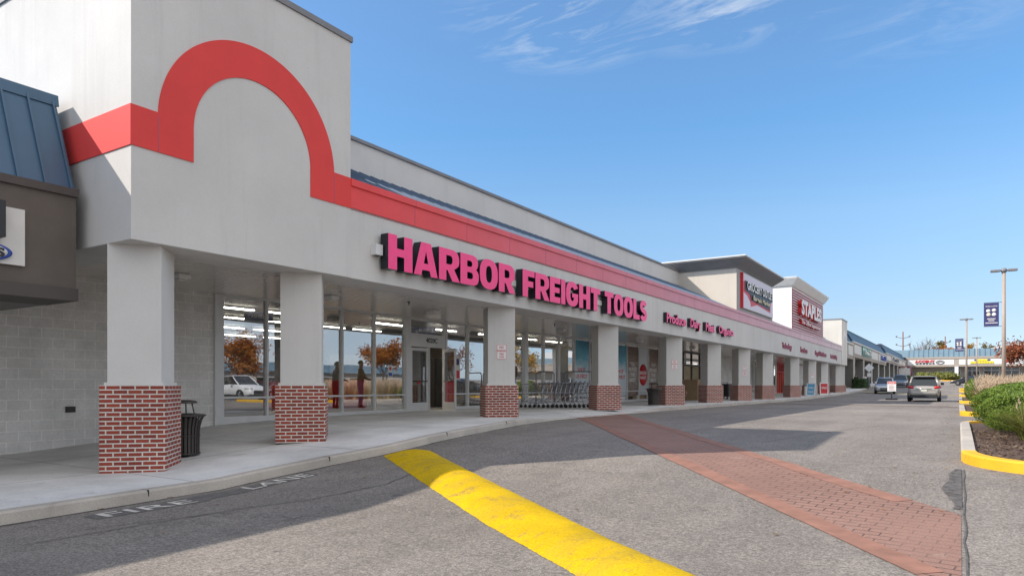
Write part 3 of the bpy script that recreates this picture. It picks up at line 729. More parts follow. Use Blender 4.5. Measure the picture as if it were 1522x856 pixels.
# header over doors
hd = MB(); hd.box(XS - .06, XS + .04, 17.56, 19.4, 2.80, 3.24); hd.box(XS - .06, XS + .045, 17.56, 19.4, 3.68, SOF); ho = hd.build('door_header', 'white_metal', SC)
gp = MB(); gp.face([(XS - .03, 17.56, 3.24), (XS - .03, 19.4, 3.24), (XS - .03, 19.4, 3.68), (XS - .03, 17.56, 3.68)]); gp.build('pane', 'glass', ho)
put_text('unit_number', ho, '4020C', (XS + .041, 18.35, 2.95), .62, .17, FX, .006, .02, ('dark_metal',))
def door(x, y, ang, w=.93, z0=.64, h=2.12, posters=False):
    fr = MB()
    c, s = math.cos(ang), math.sin(ang)     # leaf runs along (s, c) from the hinge
    def bx(u0, u1, z0_, z1_, t=.045):
        P = [(x + s * u - c * v, y + c * u + s * v) for u, v in ((u0, -t / 2), (u1, -t / 2), (u1, t / 2), (u0, t / 2))]
        fr.prism(P[::-1], z0_, z1_)
    bx(0, .09, z0, z0 + h); bx(w - .09, w, z0, z0 + h); bx(.09, w - .09, z0, z0 + .28); bx(.09, w - .09, z0 + h - .1, z0 + h); 
    o = fr.build('door', 'white_metal', SC)
    gl = MB(); gl.face([(x + s * u, y + c * u, z) for u, z in ((.09, z0 + .28), (w - .09, z0 + .28), (w - .09, z0 + h - .1), (.09, z0 + h - .1))]); gl.build('pane', 'glass', o)
    hb = MB(); hb.tube([(x + s * .1 + c * .06, y + c * .1 - s * .06, z0 + 1.0), (x + s * (w - .1) + c * .06, y + c * (w - .1) - s * .06, z0 + 1.0)], .016); hb.build('handle', 'dark_metal', o)
    return o
door(XS, 17.58, 0); door(XS, 19.36, R(115)); 
dj = MB(); dj.box(XS - .06, XS + .04, 18.53, 18.57, .6, 2.8); dj.build('door_frame', 'white_metal', SC)
# entrances further along: dark recesses with sliding door frames
for y0, y1 in ((43.0, 50.0), (72.6, 76.0)):
    n_ = 4; fr = MB(); z = gz(y0) + .14
    for i in range(n_ + 1): yy = y0 + (y1 - y0) * i / n_; fr.box(XS - .08, XS + .04, yy - .03, yy + .03, z, 3.7)
    fr.box(XS - .08, XS + .041, y0, y1, 2.8, 2.92); fr.box(XS - .08, XS + .05, y0, y1, 3.64, SOF)
    fo = fr.build('door_frame', 'dark_metal' if y0 < 60 else 'red', SC)
    gl = MB(); gl.face([(XS - .03, y0, 2.92), (XS - .03, y1, 2.92), (XS - .03, y1, 3.64), (XS - .03, y0, 3.64)]); gl.build('pane', 'glass', fo)
cw_ = MB(); cw_.box(-15.6, -15.3, 60, 79, SOF, SOF + .5)

# store interiors behind the glass
it = MB(); it.box(-56, -15.42, 10.3, 50, .55, .645); it.build('store_floor', 'interior_floor', SC)
it = MB(); it.box(-34, -15.42, 59.9, 79, .45, .60); it.build('store_floor', 'interior_floor', SC)
it = MB(); it.box(-56, -15.62, 10.3, 50, 5.2, 5.3); it.box(-34, -15.62, 59.9, 79, 5.2, 5.3); it.build('store_ceiling', 'interior_dark', SC)
it = MB(); it.box(-56.2, -56, 10.2, 50.1, .5, 5.3); it.box(-56, -15.62, 10.15, 10.3, .5, 5.3); it.box(-56, -15.62, 50, 50.2, .5, 5.3)
it.box(-34.2, -34, 59.7, 79.2, .5, 5.3); it.box(-34, -15.62, 59.7, 59.9, .5, 5.3); it.box(-34, -15.62, 79, 79.2, .5, 5.3); it.build('store_wall', 'interior_wall', SC)
for x in (-18.2, -23.5, -28, -32, -37.5, -43, -49):
    for k_ in range(4 if x > -30 else 7 if x > -44 else 0):
        y = 12.2 + 3.2 * k_ + (5 if x < -40 else 0); e = MB(); e.box(x - .07, x + .07, y, y + 2.45, 5.0, 5.06); e.build('ceiling_light', 'emit', SC)
for x in (-20, -27, -34):
    for y in ((28, 33, 38, 43, 47) if x > -30 else ()): e = MB(); e.box(x - .1, x + .1, y, y + 2.4, 4.9, 4.96); e.build('ceiling_light', 'emit', SC)
for x in (-19, -25):
    for y in (61, 65, 69, 73): e = MB(); e.box(x - .1, x + .1, y, y + 2.4, 4.9, 4.96); e.build('ceiling_light', 'emit', SC)

# grocery and office-store sign boxes above the roof
def sign_box(y0, y1, zt, xF, wallm, corm, flare, over, cap='white'):
    b = MB(); b.box(-24, xF, y0, y1, 5.0, zt); o = b.build('sign_tower', wallm, SC)
    c = MB(); k = over
    rings = [((-24, xF, y0, y1), zt), ((-24, xF + .07, y0 - .07, y1 + .07), zt), ((-24, xF + .12, y0 - .12, y1 + .12), zt + .06), ((-24, xF + k, y0 - k, y1 + k), zt + flare), ((-24, xF + k, y0 - k, y1 + k), zt + flare + .06)]
    vs = []
    for (a, b_, c_, d_), z in rings: vs.append([(a, c_, z), (b_, c_, z), (b_, d_, z), (a, d_, z)])
    for A_, B_ in zip(vs, vs[1:]):
        for i in range(4): j = (i + 1) % 4; c.face([A_[i], A_[j], B_[j], B_[i]], 0)
    c.face(vs[-1]); c.build('cornice', corm, o)
    t = MB(); t.box(-24, xF + k + .03, y0 - k - .03, y1 + k + .03, zt + flare + .061, zt + flare + .12); t.build('coping', cap, o)
    return o
sign_box(39.0, 47.7, 7.98, -10.31, 'stucco_cream', 'trim_grey', .46, .62)

MAT['front_shade_grey'] = mat('front_shade_grey', (.33, .32, .32), .8, noise=.05)
b = MB(); b.box(-10.305, -10.285, 39.02, 47.68, 5.66, 7.97); b.build('front_shade_sheet', 'front_shade_grey', SC)  # grey sheet added over the cream front, its shade put into the colour
sb = sign_box(54.1, 68.0, 8.78, -10.31, 'stucco_white', 'stucco_white', .52, .42)
sl = MB(); sl.box(-10.31, -10.285, 54.15, 67.9, 5.66, 8.68); slo = sl.build('slat_panel', 'red_slat', sb)
st_ = MB(); z = 5.72
while z < 8.6: st_.box(-10.285, -10.24, 54.2, 67.7, z, z + .045); z += .19
st_.build('slat', 'white', slo)

MAT['fallen'] = leaf_mat('fallen_leaf', (.25, .10, .03), (.34, .20, .06), (.16, .09, .05), .9)
random.seed(77); lf = MB()
for i in range(240):
    if random.random() < .5: x, y = -.05 - abs(random.gauss(0, .5)), random.uniform(8, 42)
    elif random.random() < .5: yy = random.uniform(1, 40); x, y = kx(yy) + abs(random.gauss(.05, .12)), yy
    else: x, y = random.uniform(-8, -.5), random.uniform(3, 30)
    a = random.uniform(0, 6.28); s_ = random.uniform(.015, .035); z = gz(y) + .012; c_, d_ = s_ * math.cos(a), s_ * math.sin(a)
    lf.face([(x + c_, y + d_, z), (x - d_ * .6, y + c_ * .6, z + .008), (x - c_, y - d_, z), (x + d_ * .6, y - c_ * .6, z + .006)])
tag(lf.build('fallen_leaves', 'fallen'), 'scattered small dry leaves along the kerbs and asphalt', 'leaves', kind='stuff')
# ------------------------------------------------------------------ left neighbour: brown canopy with blue metal mansard
LB = thing('neighbour_shop', 'brown canopied shop with blue standing seam mansard roof left of the arch tower', 'building', (-11.4, 5.4, .15))
b = MB(); b.ext([(-12.4, 2.98), (-12.4, 4.38), (-11.42, 4.38), (-11.42, 2.98)], -28, 5.38); bo = b.build('canopy_fascia', 'brown', LB)
b = MB(); b.ext([(-12.4, 2.79), (-12.4, 2.98), (-11.39, 2.98), (-11.39, 2.79)], -28, 5.40); b.build('fascia_trim', 'brown_trim', bo)
b = MB(); b.ext([(-12.3, 4.38), (-12.3, 4.5), (-11.37, 4.5), (-11.37, 4.38)], -28, 5.40); b.build('fascia_trim', 'brown_trim', bo)
b = MB(); b.box(-15.3, -12.4, -28, 5.40, 2.80, 2.9); b.build('canopy_soffit', 'brown_soffit', LB)
m_ = MB(); m_.ext([(-11.50, 4.5), (-12.13, 6.05), (-30, 6.05), (-30, 4.5)][::-1], -28, 5.40); mo = m_.build('mansard_roof', 'blue_metal', LB)
r_ = MB(); y = 5.36
while y > -12: r_.ext([(-11.46, 4.5), (-12.09, 6.05), (-12.15, 6.05), (-11.52, 4.5)][::-1], y - .03, y); y -= .72 if y < 5 else .36
r_.build('roof_seam', 'blue_metal', mo)
r_ = MB(); r_.ext([(-12.06, 5.93), (-12.09, 6.11), (-12.6, 6.11), (-12.6, 6.051), (-12.13, 6.051), (-12.09, 5.93)][::-1], -28, 5.43); r_.build('ridge_trim', 'blue_metal', mo)
# its sign
SG = thing('shop_sign', 'pale sign panel with dark letter and white oval on the brown fascia', 'sign', (-11.40, 3.6, 3.6))
b = MB(); b.box(-11.419, -11.36, 1.6, 4.66, 3.22, 4.03); b.build('panel', 'off_white', SG)
b = MB(); b.box(-11.36, -11.2, 4.25, 4.36, 3.57, 4.08); b.box(-11.36, -11.2, 3.9, 4.25, 3.57, 3.7); b.build('letter', 'black', SG)
b = MB(); b.lathe([(.0, 0), (.26, 0), (.27, .01), (.27, .05), (.25, .06), (0, .06)], n=40, axis='x')
b.v = [(v[0] - 11.36, v[1] * 1.9 + 3.97, v[2] * .56 + 3.37) for v in b.v]; ov = b.build('oval', 'sign_blue', SG)
b = MB(); b.lathe([(.0, 0), (.235, 0), (.235, .012), (0, .012)], n=40, axis='x')
b.v = [(v[0] - 11.299, v[1] * 1.9 + 3.97, v[2] * .53 + 3.37) for v in b.v]; b.build('oval_face', 'white', ov)
put_text('letter', ov, 's', (-11.288, 4.27, 3.30), .11, .13, FX, .006, .02, ('black',))
# outlet box and downpipe on the block wall
b = MB(); b.box(-15.3, -15.25, 7.0, 7.18, .95, 1.07); o = b.build('outlet_box', 'dark_metal', bevel=.008); tag(o, 'small dark outlet box on the pale block wall', 'outlet box')

# ------------------------------------------------------------------ big raised letters
def arc(cx_, cy_, rx, ry, a0, a1, n=14): return [(cx_ + rx * math.copysign(abs(math.cos(t)) ** .8, math.cos(t)), cy_ + ry * math.copysign(abs(math.sin(t)) ** .8, math.sin(t))) for t in [R(a0 + (a1 - a0) * i / n) for i in range(n + 1)]]
def glyph(ch):
    s = .305; w = {'H': .86, 'A': .92, 'R': .86, 'B': .84, 'O': .90, 'F': .70, 'E': .70, 'I': .29, 'G': .90, 'T': .78, 'L': .66, 'S': .76}[ch]
    if ch == 'H': return w, [[(0, 0), (s, 0), (s, .39), (w - s, .39), (w - s, 0), (w, 0), (w, 1), (w - s, 1), (w - s, .62), (s, .62), (s, 1), (0, 1)]]
    if ch == 'A': return w, [[(0, 0), (.27, 0), (.32, .17), (w - .32, .17), (w - .27, 0), (w, 0), (w - .27, 1), (.27, 1)], [(.375, .37), (w - .375, .37), (w / 2, .74)]]
    if ch == 'I': return w, [[(0, 0), (w, 0), (w, 1), (0, 1)]]
    if ch == 'T': return w, [[((w - s) / 2, 0), ((w + s) / 2, 0), ((w + s) / 2, .76), (w, .76), (w, 1), (0, 1), (0, .76), ((w - s) / 2, .76)]]
    if ch == 'L': return w, [[(0, 0), (w, 0), (w, .24), (s, .24), (s, 1), (0, 1)]]
    if ch == 'F': return w, [[(0, 0), (s, 0), (s, .38), (w - .08, .38), (w - .08, .60), (s, .60), (s, .77), (w, .77), (w, 1), (0, 1)]]
    if ch == 'E': return w, [[(0, 0), (w, 0), (w, .23), (s, .23), (s, .40), (w - .06, .40), (w - .06, .61), (s, .61), (s, .77), (w, .77), (w, 1), (0, 1)]]
    if ch == 'O': return w, [arc(w / 2, .5, w / 2, .52, 0, 360, 40)[:-1], arc(w / 2, .5, w / 2 - s, .52 - .23, 0, 360, 30)[:-1]]
    if ch == 'R':
        o = [(0, 0), (s, 0), (s, .33), (.36, .33), (.56, 0), (w + .03, 0), (.64, .38)] + [(.76, .46)] + arc(.50, .68, .36, .32, -25, 90, 10) + [(0, 1)]
        return w, [o, [(s, .52), (s, .80)] + arc(.44, .66, .13, .14, 90, -90, 8)]
    if ch == 'B':
        o = [(0, 0)] + arc(.50, .29, .35, .29, -90, 60, 9) + [(.70, .53)] + arc(.48, .745, .33, .255, -35, 90, 9) + [(0, 1)]
        return w, [o, [(s, .60), (s, .80)] + arc(.42, .70, .12, .10, 90, -90, 7), [(s, .20), (s, .42)] + arc(.44, .31, .13, .11, 90, -90, 7)]
    if ch == 'G':
        o = arc(w / 2, .5, w / 2, .52, 28, 335, 34) + [(w - .02, .54), (w / 2 - .01, .54), (w / 2 - .01, .36), (w - s - .01, .36)] + arc(w / 2, .5, w / 2 - s, .29, 300, 35, 22)
        return w, [o]
    if ch == 'S':
        c1 = [(w / 2 + .25 * math.cos(R(a)), .715 + .19 * math.sin(R(a))) for a in range(20, 270, 14)]
        c2 = [(w / 2 + .25 * math.cos(R(a)), .285 + .19 * math.sin(R(a))) for a in range(90, -166, -14)]
        c1 = [p for p in c1]; cl_ = c1[:-1] + [(w / 2, .50)] + c2[1:]
        L, Q = [], []
        for i, p in enumerate(cl_):
            a = Vector(cl_[max(i - 1, 0)]); b_ = Vector(cl_[min(i + 1, len(cl_) - 1)]); d_ = (b_ - a).normalized(); nn = Vector((-d_.y, d_.x)); hw = .13
            L.append(tuple(Vector(p) + nn * hw)); Q.append(tuple(Vector(p) - nn * hw))
        return w, [L + Q[::-1]]
def glyph_obj(ch, parent, org, sx, h, ext, mats, name='letter'):
    w, loops = glyph(ch)
    cu = bpy.data.curves.new('g', 'CURVE'); cu.dimensions = '2D'; cu.fill_mode = 'BOTH'; cu.extrude = ext / 2
    for lp in loops:
        sp = cu.splines.new('POLY'); sp.points.add(len(lp) - 1); sp.use_cyclic_u = True
        for i, (a, b_) in enumerate(lp): sp.points[i].co = (a * sx, b_ * h, 0, 1)
    me = curve_mesh(bpy.data.objects.new('g', cu), 0, mats)
    me.transform(Matrix.Translation((0, 0, ext / 2)))
    return link_mesh(name, me, parent, Matrix.Translation(Vector(org)) @ FX)
HS = thing('storefront_sign', 'huge pink HARBOR FREIGHT TOOLS letters with black sides on the fascia', 'sign', (-10.2, 10.8, 3.93))
MAT['letter_side'] = mat('letter_side', (.010, .011, .018), .35)
MAT['letter_rim'] = mat('letter_rim', (.015, .012, .015), .4)
for word, ya, yb in (('HARBOR', 10.78, 15.68), ('FREIGHT', 16.08, 20.95), ('TOOLS', 21.30, 25.05)):
    gap = .055; tot = sum(glyph(c)[0] for c in word) + gap * (len(word) - 1); k = (yb - ya) / tot; y = ya
    for c in word:
        z0, hh = (3.93, .735) if c not in 'OGS' else (3.935, .725)
        glyph_obj(c, HS, (-10.19, y, z0), k, hh, .20, ('letter_side', 'letter_side'))
        glyph_obj(c, HS, (-9.99, y, z0), k, hh, .012, ('pink', 'letter_rim'), 'letter_face')
        y += (glyph(c)[0] + gap) * k
for ya, yb in ((10.62, 15.75), (15.85, 21.0), (21.1, 25.0)):
    b = MB(); b.box(-10.25, -10.19, ya, yb, 4.2, 4.36); b.build('raceway', 'off_white', HS)
b = MB(); b.box(-10.25, -10.10, 10.55, 10.75, 4.20, 4.42); b.build('junction_box', 'white_metal', HS)
def word_sign(label, cat, words, z0, h, mats, ext=.10, off=.02, x=-10.25):
    T = thing('fascia_lettering', label, cat, (x, words[0][1], z0), group=None)
    for s, ya, yb in words:
        drop = .22 * h if any(c in 'ypgq' for c in s) else 0
        put_text('word', T, s, (x + .002, ya, z0 - drop), yb - ya, h + drop, FX, ext, off, mats)
    return T
word_sign('small dark edged Produce Dairy Meat Organics lettering beside the big pink sign', 'sign', [('Produce', 27.5, 29.9), ('Dairy', 30.5, 32.0), ('Meat', 32.75, 34.2), ('Organics', 34.9, 37.6)], 4.08, .42, ('pink', 'letter_side'), .16, .03)
MAT['dull_red'] = mat('dull_red_letters', (.26, .03, .07), .5)
word_sign('flat dull red Technology Furniture Copy and Print lettering on the far fascia', 'sign', [('Technology', 50.4, 53.6), ('Furniture', 57.0, 59.8), ('Copy & Print Center', 63.4, 69.4), ('Pack & Ship', 71.9, 76)], 4.05, .42, ('dull_red', 'dull_red'), .05, .03)

# grocery sign
GS = thing('grocery_sign', 'pale framed GROCERY OUTLET sign with red and black splash on the dark corniced tower', 'sign', (-10.3, 39.6, 5.8))
MAT['lilac'] = mat('lilac_panel', (.62, .55, .62), .45)
b = MB(); b.box(-10.284, -10.16, 39.80, 47.2, 5.86, 7.80); b.build('frame', 'white_metal', GS)
b = MB(); b.box(-10.284, -10.13, 39.66, 39.80, 5.84, 7.82); b.build('red_edge', 'red', GS)
b = MB(); b.box(-10.16, -10.155, 39.9, 47.12, 5.92, 7.74); b.build('panel', 'lilac', GS)
def flat(name, pts, x, t, m, parent):
    p = MB(); n_ = len(pts); b0 = [(x, a, c) for a, c in pts]; b1 = [(x + t, a, c) for a, c in pts]
    p.face(b1); 
    for i in range(n_): j = (i + 1) % n_; p.face([b0[i], b0[j], b1[j], b1[i]])
    return p.build(name, m, parent)
flat('red_splash', [(39.9, 7.35), (39.9, 6.75), (40.7, 6.62), (41.4, 6.30), (41.5, 6.05), (42.3, 6.18), (43.0, 6.3), (46.4, 6.12), (46.6, 6.75), (46.9, 7.35)], -10.155, .01, 'red', GS)
flat('black_splash', [(40.1, 7.42), (40.1, 6.85), (41.3, 6.75), (41.5, 6.42), (42.4, 6.42), (46.2, 6.25), (46.2, 6.72), (46.95, 6.85), (46.95, 7.42)], -10.144, .02, 'black', GS)
put_text('word', GS, 'GROCERY OUTLET', (-10.12, 40.4, 6.92), 6.45, .50, FX, .05, .03, ('white', 'black'))
put_text('word', GS, 'Bargain Market', (-10.12, 41.8, 6.38), 4.3, .36, FX, .05, .02, ('cream', 'black'))
OS = thing('office_store_sign', 'white raised STAPLES letters on the red slatted tower front', 'sign', (-10.24, 56, 6.5))
put_text('word', OS, 'STAPLES', (-10.24, 56.0, 6.85), 9.0, 1.15, FX, .28, .05, ('white', 'red'))
put_text('word', OS, 'The Office Superstore', (-10.24, 56.4, 6.12), 8.3, .42, FX, .2, .02, ('white', 'red'))

# no-parking plates on the columns
def plate(y, z, w, h, lines, label, name='no_parking_sign'):
    # on the face that looks toward (+x,-y)
    xc = -10.87; cxp = (xc + xc + .535) / 2; cyp = (y - .535 + y) / 2
    T = thing(name, label, 'sign', (cxp, cyp, z))
    Mx = Matrix.Translation((cxp, cyp, z)) @ Matrix.Rotation(R(45), 4, 'Z') @ FY
    me = bpy.data.meshes.new('plate'); v = [(-w/2, -h/2, .003), (w/2, -h/2, .003), (w/2, h/2, .003), (-w/2, h/2, .003), (-w/2, -h/2, .012), (w/2, -h/2, .012), (w/2, h/2, .012), (-w/2, h/2, .012)]
    me.from_pydata(v, [], [(3, 2, 1, 0), (4, 5, 6, 7), (0, 1, 5, 4), (1, 2, 6, 5), (2, 3, 7, 6), (3, 0, 4, 7)]); me.materials.append(MAT['white']); link_mesh('plate', me, T, Mx)
    bd = bpy.data.meshes.new('border'); bw = w * .035; vs, fs = [], []
    for (a, b_, c, d) in ((-w*.46, w*.46, h*.455, h*.455 + bw), (-w*.46, w*.46, -h*.455 - bw, -h*.455), (-w*.46, -w*.46 + bw, -h*.455, h*.455), (w*.46 - bw, w*.46, -h*.455, h*.455)):
        k = len(vs); vs += [(a, c, .0135), (b_, c, .0135), (b_, d, .0135), (a, d, .0135)]; fs.append((k, k+1, k+2, k+3))
    bd.from_pydata(vs, [], fs); bd.materials.append(MAT['red']); link_mesh('border', bd, T, Mx)
    for s, ly, lw, lh in lines:
        me = text_mesh(s, lw * w, lh * h, .001, .02, ('red',)); me.transform(Matrix.Translation((-lw * w / 2, ly * h, .0135))); link_mesh('lettering', me, T, Mx)
L4 = [('NO', .22, .40, .16), ('PARKING', .0, .80, .14), ('FIRE', -.2, .4, .11), ('LANE', -.38, .42, .11)]
plate(16.25, 2.42, .30, .42, L4, 'red and white NO PARKING FIRE LANE plate on the third brick footed column')
plate(30.1, 2.42, .30, .42, L4, 'NO PARKING FIRE LANE plate on the column behind the farther litter bin')
plate(42.1, 2.55, .30, .22, [('NO', .0, .4, .3)], 'upper small white plate on the column right of the black bin')
plate(42.1, 2.20, .30, .28, [('FIRE', .05, .5, .25), ('LANE', -.3, .5, .25)], 'lower small white plate on the column right of the black bin')
plate(64.7, 2.35, .32, .42, [('NO', .22, .40, .16), ('PARKING', .0, .80, .14)], 'small plate on the distant column behind the blue sandwich board')

# canopy lights
for i, y in enumerate((8.2, 12.2, 16.2, 20.2, 24.2, 28.2, 32.2, 36.2, 40.2, 44.2)):
    if i == 0:
        L0 = thing('canopy_light', 'white wall-to-wall canopy light under the shiny soffit', 'light', (-13.2, y, SOF), group='canopy lights along the soffit')
        b = MB(); b.box(-13.36, -13.04, y - .13, y + .13, SOF - .10, SOF - .003); b.build('housing', 'white', L0, bevel=.03)
        b = MB(); b.box(-13.30, -13.10, y - .09, y + .09, SOF - .125, SOF - .10); b.build('lens', 'off_white', L0)
        L0['label'] = 'small white box light mounted under the canopy soffit'
    else:
        c = copy_tree(L0); c.location = (-13.2, y, SOF)
for i, y in enumerate((10.2, 14.2, 18.2, 22.2, 26.2)):
    if i == 0:
        S0 = thing('sprinkler_head', 'small dark sprinkler head hanging from the canopy soffit', 'sprinkler', (-12.4, y, SOF), group='sprinkler heads in the soffit')
        b = MB(); b.lathe([(.05, -.003), (.05, -.012), (.014, -.014), (.014, -.07), (.03, -.075), (.03, -.08)], (-12.4, y, SOF), 12); b.build('body', 'dark_metal', S0)
    else:
        c = copy_tree(S0); c.location = (-12.4, y, SOF)

# window posters
def poster(y0, y1, kind, label, z0=.95, z1=3.66):
    T = thing('window_poster', label, 'poster', (XS - .02, y0, z0))
    m = MAT['poster_' + kind]
    b = MB(); b.face([(XS - .018, y0, z0), (XS - .018, y1, z0), (XS - .018, y1, z1), (XS - .018, y0, z1)], uv=[(0, 0), (1, 0), (1, 1), (0, 1)]); b.build('sheet', m, T)
    w = y1 - y0
    if kind == 'sky':
        put_text('lettering', T, 'SHOP', (XS - .016, y0 + .2 * w, 2.15), .55 * w, .2, FX, .002, .02, ('red',)); put_text('lettering', T, 'US FIRST', (XS - .016, y0 + .08 * w, 1.84), .82 * w, .2, FX, .002, .02, ('red',))
    if kind == 'white':
        c = MB(); c.lathe([(0, 0), (.46 * w, 0), (.46 * w, .003), (0, .003)], n=36, axis='x'); c.v = [(v[0] + XS - .017, v[1] + (y0 + y1) / 2, v[2] + 2.1) for v in c.v]; c.build('disc', 'red', T)
        put_text('lettering', T, 'BARGAIN', (XS - .013, y0 + .14 * w, 2.12), .72 * w, .2, FX, .002, .02, ('white',)); put_text('lettering', T, 'MARKET', (XS - .013, y0 + .18 * w, 1.86), .64 * w, .16, FX, .002, .02, ('white',))
    if kind == 'wood':
        for (s, zz, k) in (('YOU', 2.6, .4), ('PICKED', 2.3, .7), ('THE', 2.0, .4), ('BEST', 1.7, .55)):
            put_text('lettering', T, s, (XS - .016, y0 + (1 - k) / 2 * w, zz), k * w, .2, FX, .002, .03, ('off_white',))
def poster_mat(name, stops, ns, lo, hi):
    m, n, l, p = M(name); uv = n.new('ShaderNodeUVMap').outputs[0]; s = n.new('ShaderNodeSeparateXYZ'); l.new(uv, s.inputs[0])
    g_ = n.new('ShaderNodeNewGeometry').outputs['Position']
    v = mth(n, l, 'ADD', s.outputs[1], rng(n, l, noise(n, l, g_, ns, 5, .6), .3, .7, lo, hi))
    r = ramp(n, stops); l.new(v, r.inputs[0]); l.new(r.outputs[0], p.inputs['Base Color']); p.inputs['Roughness'].default_value = .4; return m
MAT['poster_sky'] = poster_mat('poster_sky', [(0, (.45, .52, .56)), (.45, (.62, .68, .70)), (.68, (.10, .38, .50)), (1, (.02, .20, .32))], 1.5, -.12, .12)
MAT['poster_white'] = poster_mat('poster_white', [(0, (.45, .47, .48)), (1, (.60, .62, .63))], 2, -.1, .1)
MAT['poster_wood'] = poster_mat('poster_wood', [(0, (.16, .09, .06)), (.3, (.25, .20, .16)), (.5, (.35, .30, .25)), (.62, (.20, .11, .07)), (1, (.09, .05, .035))], 6, -.3, .3)
poster(29.35, 30.85, 'sky', 'sky blue SHOP US FIRST window poster left of the cart hoop column')
poster(30.95, 32.25, 'wood', 'brown wooden crate window poster just behind the cart row')
poster(32.35, 33.75, 'white', 'white window poster with red disc beside the fourth column')
poster(33.85, 35.45, 'sky', 'teal SHOP US FIRST window poster right of the fourth column')
poster(35.55, 37.1, 'wood', 'brown wooden window poster between two pale posters')
poster(37.2, 38.55, 'white', 'white window poster with red disc in the bay before the farther bin')
poster(38.65, 40.25, 'wood', 'narrow brown window poster beside the farther bin')
poster(40.35, 41.65, 'sky', 'last teal window poster behind the fifth column')
# hoarding over the far entrance bay
b = MB(); b.box(XS + .05, XS + .06, 41.8, 42.95, 1.0, 3.6); o = b.build('window_poster', 'poster_white'); tag(o, 'plain pale window panel beside the grocery entrance', 'poster')
# small notices on the tool shop glass
for y0, y1, z0, z1, lab, mt in ((20.05, 20.35, 1.7, 2.6, 'tall red white and blue notice stuck on the glass right of the door', 'red'), (21.85, 22.1, 2.9, 3.6, 'small blue and red notice high in the pane by the third column', 'sign_blue'), (16.55, 16.75, 1.75, 2.15, 'small blue and white notice on the pane left of the door', 'sign_blue')):
    T = thing('window_notice', lab, 'notice', (XS, y0, z0)); b = MB(); b.box(XS - .029, XS - .024, y0, y1, z0, z1); b.build('sheet', 'off_white', T)
    b = MB(); b.box(XS - .0239, XS - .022, y0 + .02, y1 - .02, z0 + .05, z0 + (z1 - z0) * .38); b.build('print', mt, T)
    b = MB(); b.box(XS - .0239, XS - .022, y0 + .05, y1 - .05, z0 + (z1 - z0) * .6, z0 + (z1 - z0) * .85); b.build('print', 'red' if mt != 'red' else 'navy', T)
b = MB(); b.box(XS + .03, XS + .036, 17.95, 18.07, 1.55, 1.66); tag(b.build('door_sticker', 'red'), 'small square red sticker on the shut glass door', 'sticker')

# cashier signs hanging in the store
for x, y, s, lab in ((-21.0, 15.4, 'CASHIER 4', 'blue hanging sign reading CASHIER 4 in the first window'), (-21.2, 17.3, 'CASHIER 3', 'blue hanging cashier sign half hidden by the second column'), (-20.2, 23.4, 'CASHIER 1', 'dark hanging cashier sign beyond the middle panes')):
    T = thing('cashier_sign', lab, 'sign', (x, y, 4.0)); Mx = Matrix.Translation((x, y, 3.74)) @ Matrix.Rotation(R(33), 4, 'Z') @ FY
    me = bpy.data.meshes.new('board'); v = [(a, b_, c) for c in (-.03, 0) for (a, b_) in ((0, 0), (1.0, 0), (1.0, .3), (0, .3))]
    me.from_pydata(v, [], [(3, 2, 1, 0), (4, 5, 6, 7), (0, 1, 5, 4), (1, 2, 6, 5), (2, 3, 7, 6), (3, 0, 4, 7)]); me.materials.append(MAT['blue_sign']); link_mesh('board', me, T, Mx)
    me = text_mesh(s, .75, .13, .003, .01, ('white',)); me.transform(Matrix.Translation((.12, .1, .001))); link_mesh('lettering', me, T, Mx)
    b = MB(); b.tube([(x + .1, y + .07, 4.04), (x + .1, y + .07, 5.2)], .006, 5); b.tube([(x + .7, y + .45, 4.04), (x + .7, y + .45, 5.2)], .006, 5); b.build('hanger', 'chrome', T)

# ------------------------------------------------------------------ litter bins
def bin_(x, y, label):
    z = gz(y) + .14; T = thing('litter_bin', label, 'litter bin', (x, y, z))
    b = MB(); b.lathe([(.20, .05), (.20, .68), (.19, .70), (0, .70)], (x, y, z), 24); b.build('liner', 'black', T)
    b = MB(); N = 26
    for i in range(N):
        a = 2 * math.pi * i / N; c, s_ = math.cos(a), math.sin(a); pts = []
        for r, h in ((.245, .03), (.245, .35), (.255, .50), (.285, .62), (.33, .705)):
            pts.append((r, h))
        for (r0, h0), (r1, h1) in zip(pts, pts[1:]):
            w = .021
            q = lambda r, h, s2: (x + c * r - s_ * w * s2, y + s_ * r + c * w * s2, z + h)
            q2 = lambda r, h, s2: (x + c * (r - .012) - s_ * w * s2, y + s_ * (r - .012) + c * w * s2, z + h)
            b.face([q(r0, h0, -1), q(r0, h0, 1), q(r1, h1, 1), q(r1, h1, -1)]); b.face([q2(r0, h0, 1), q2(r0, h0, -1), q2(r1, h1, -1), q2(r1, h1, 1)])
            b.face([q(r0, h0, 1), q2(r0, h0, 1), q2(r1, h1, 1), q(r1, h1, 1)]); b.face([q2(r0, h0, -1), q(r0, h0, -1), q(r1, h1, -1), q2(r1, h1, -1)])
    b.build('slatted_body', 'bronze', T)
    b = MB()
    for rr, hh, tr in ((.335, .712, .018), (.25, .05, .014), (.255, .36, .008)): b.tube([(x + rr * math.cos(t), y + rr * math.sin(t), z + hh) for t in [2 * math.pi * q / 32 for q in range(32)]], tr, 8, closed=True)
    b.build('ring', 'bronze', T)
    b = MB(); b.lathe([(.30, .70), (.29, .735), (.20, .745), (.19, .735), (.19, .71)], (x, y, z), 28)
    for a in (20, 140, 260): b.tube([(x + .20 * math.cos(R(a)), y + .20 * math.sin(R(a)), z + .73), (x + .15 * math.cos(R(a)), y + .15 * math.sin(R(a)), z + .93)], .012, 6)
    b.lathe([(0, .925), (.205, .925), (.215, .94), (.19, .965), (.10, .982), (0, .985)], (x, y, z), 28); b.build('hood', 'bronze', T)
    return T
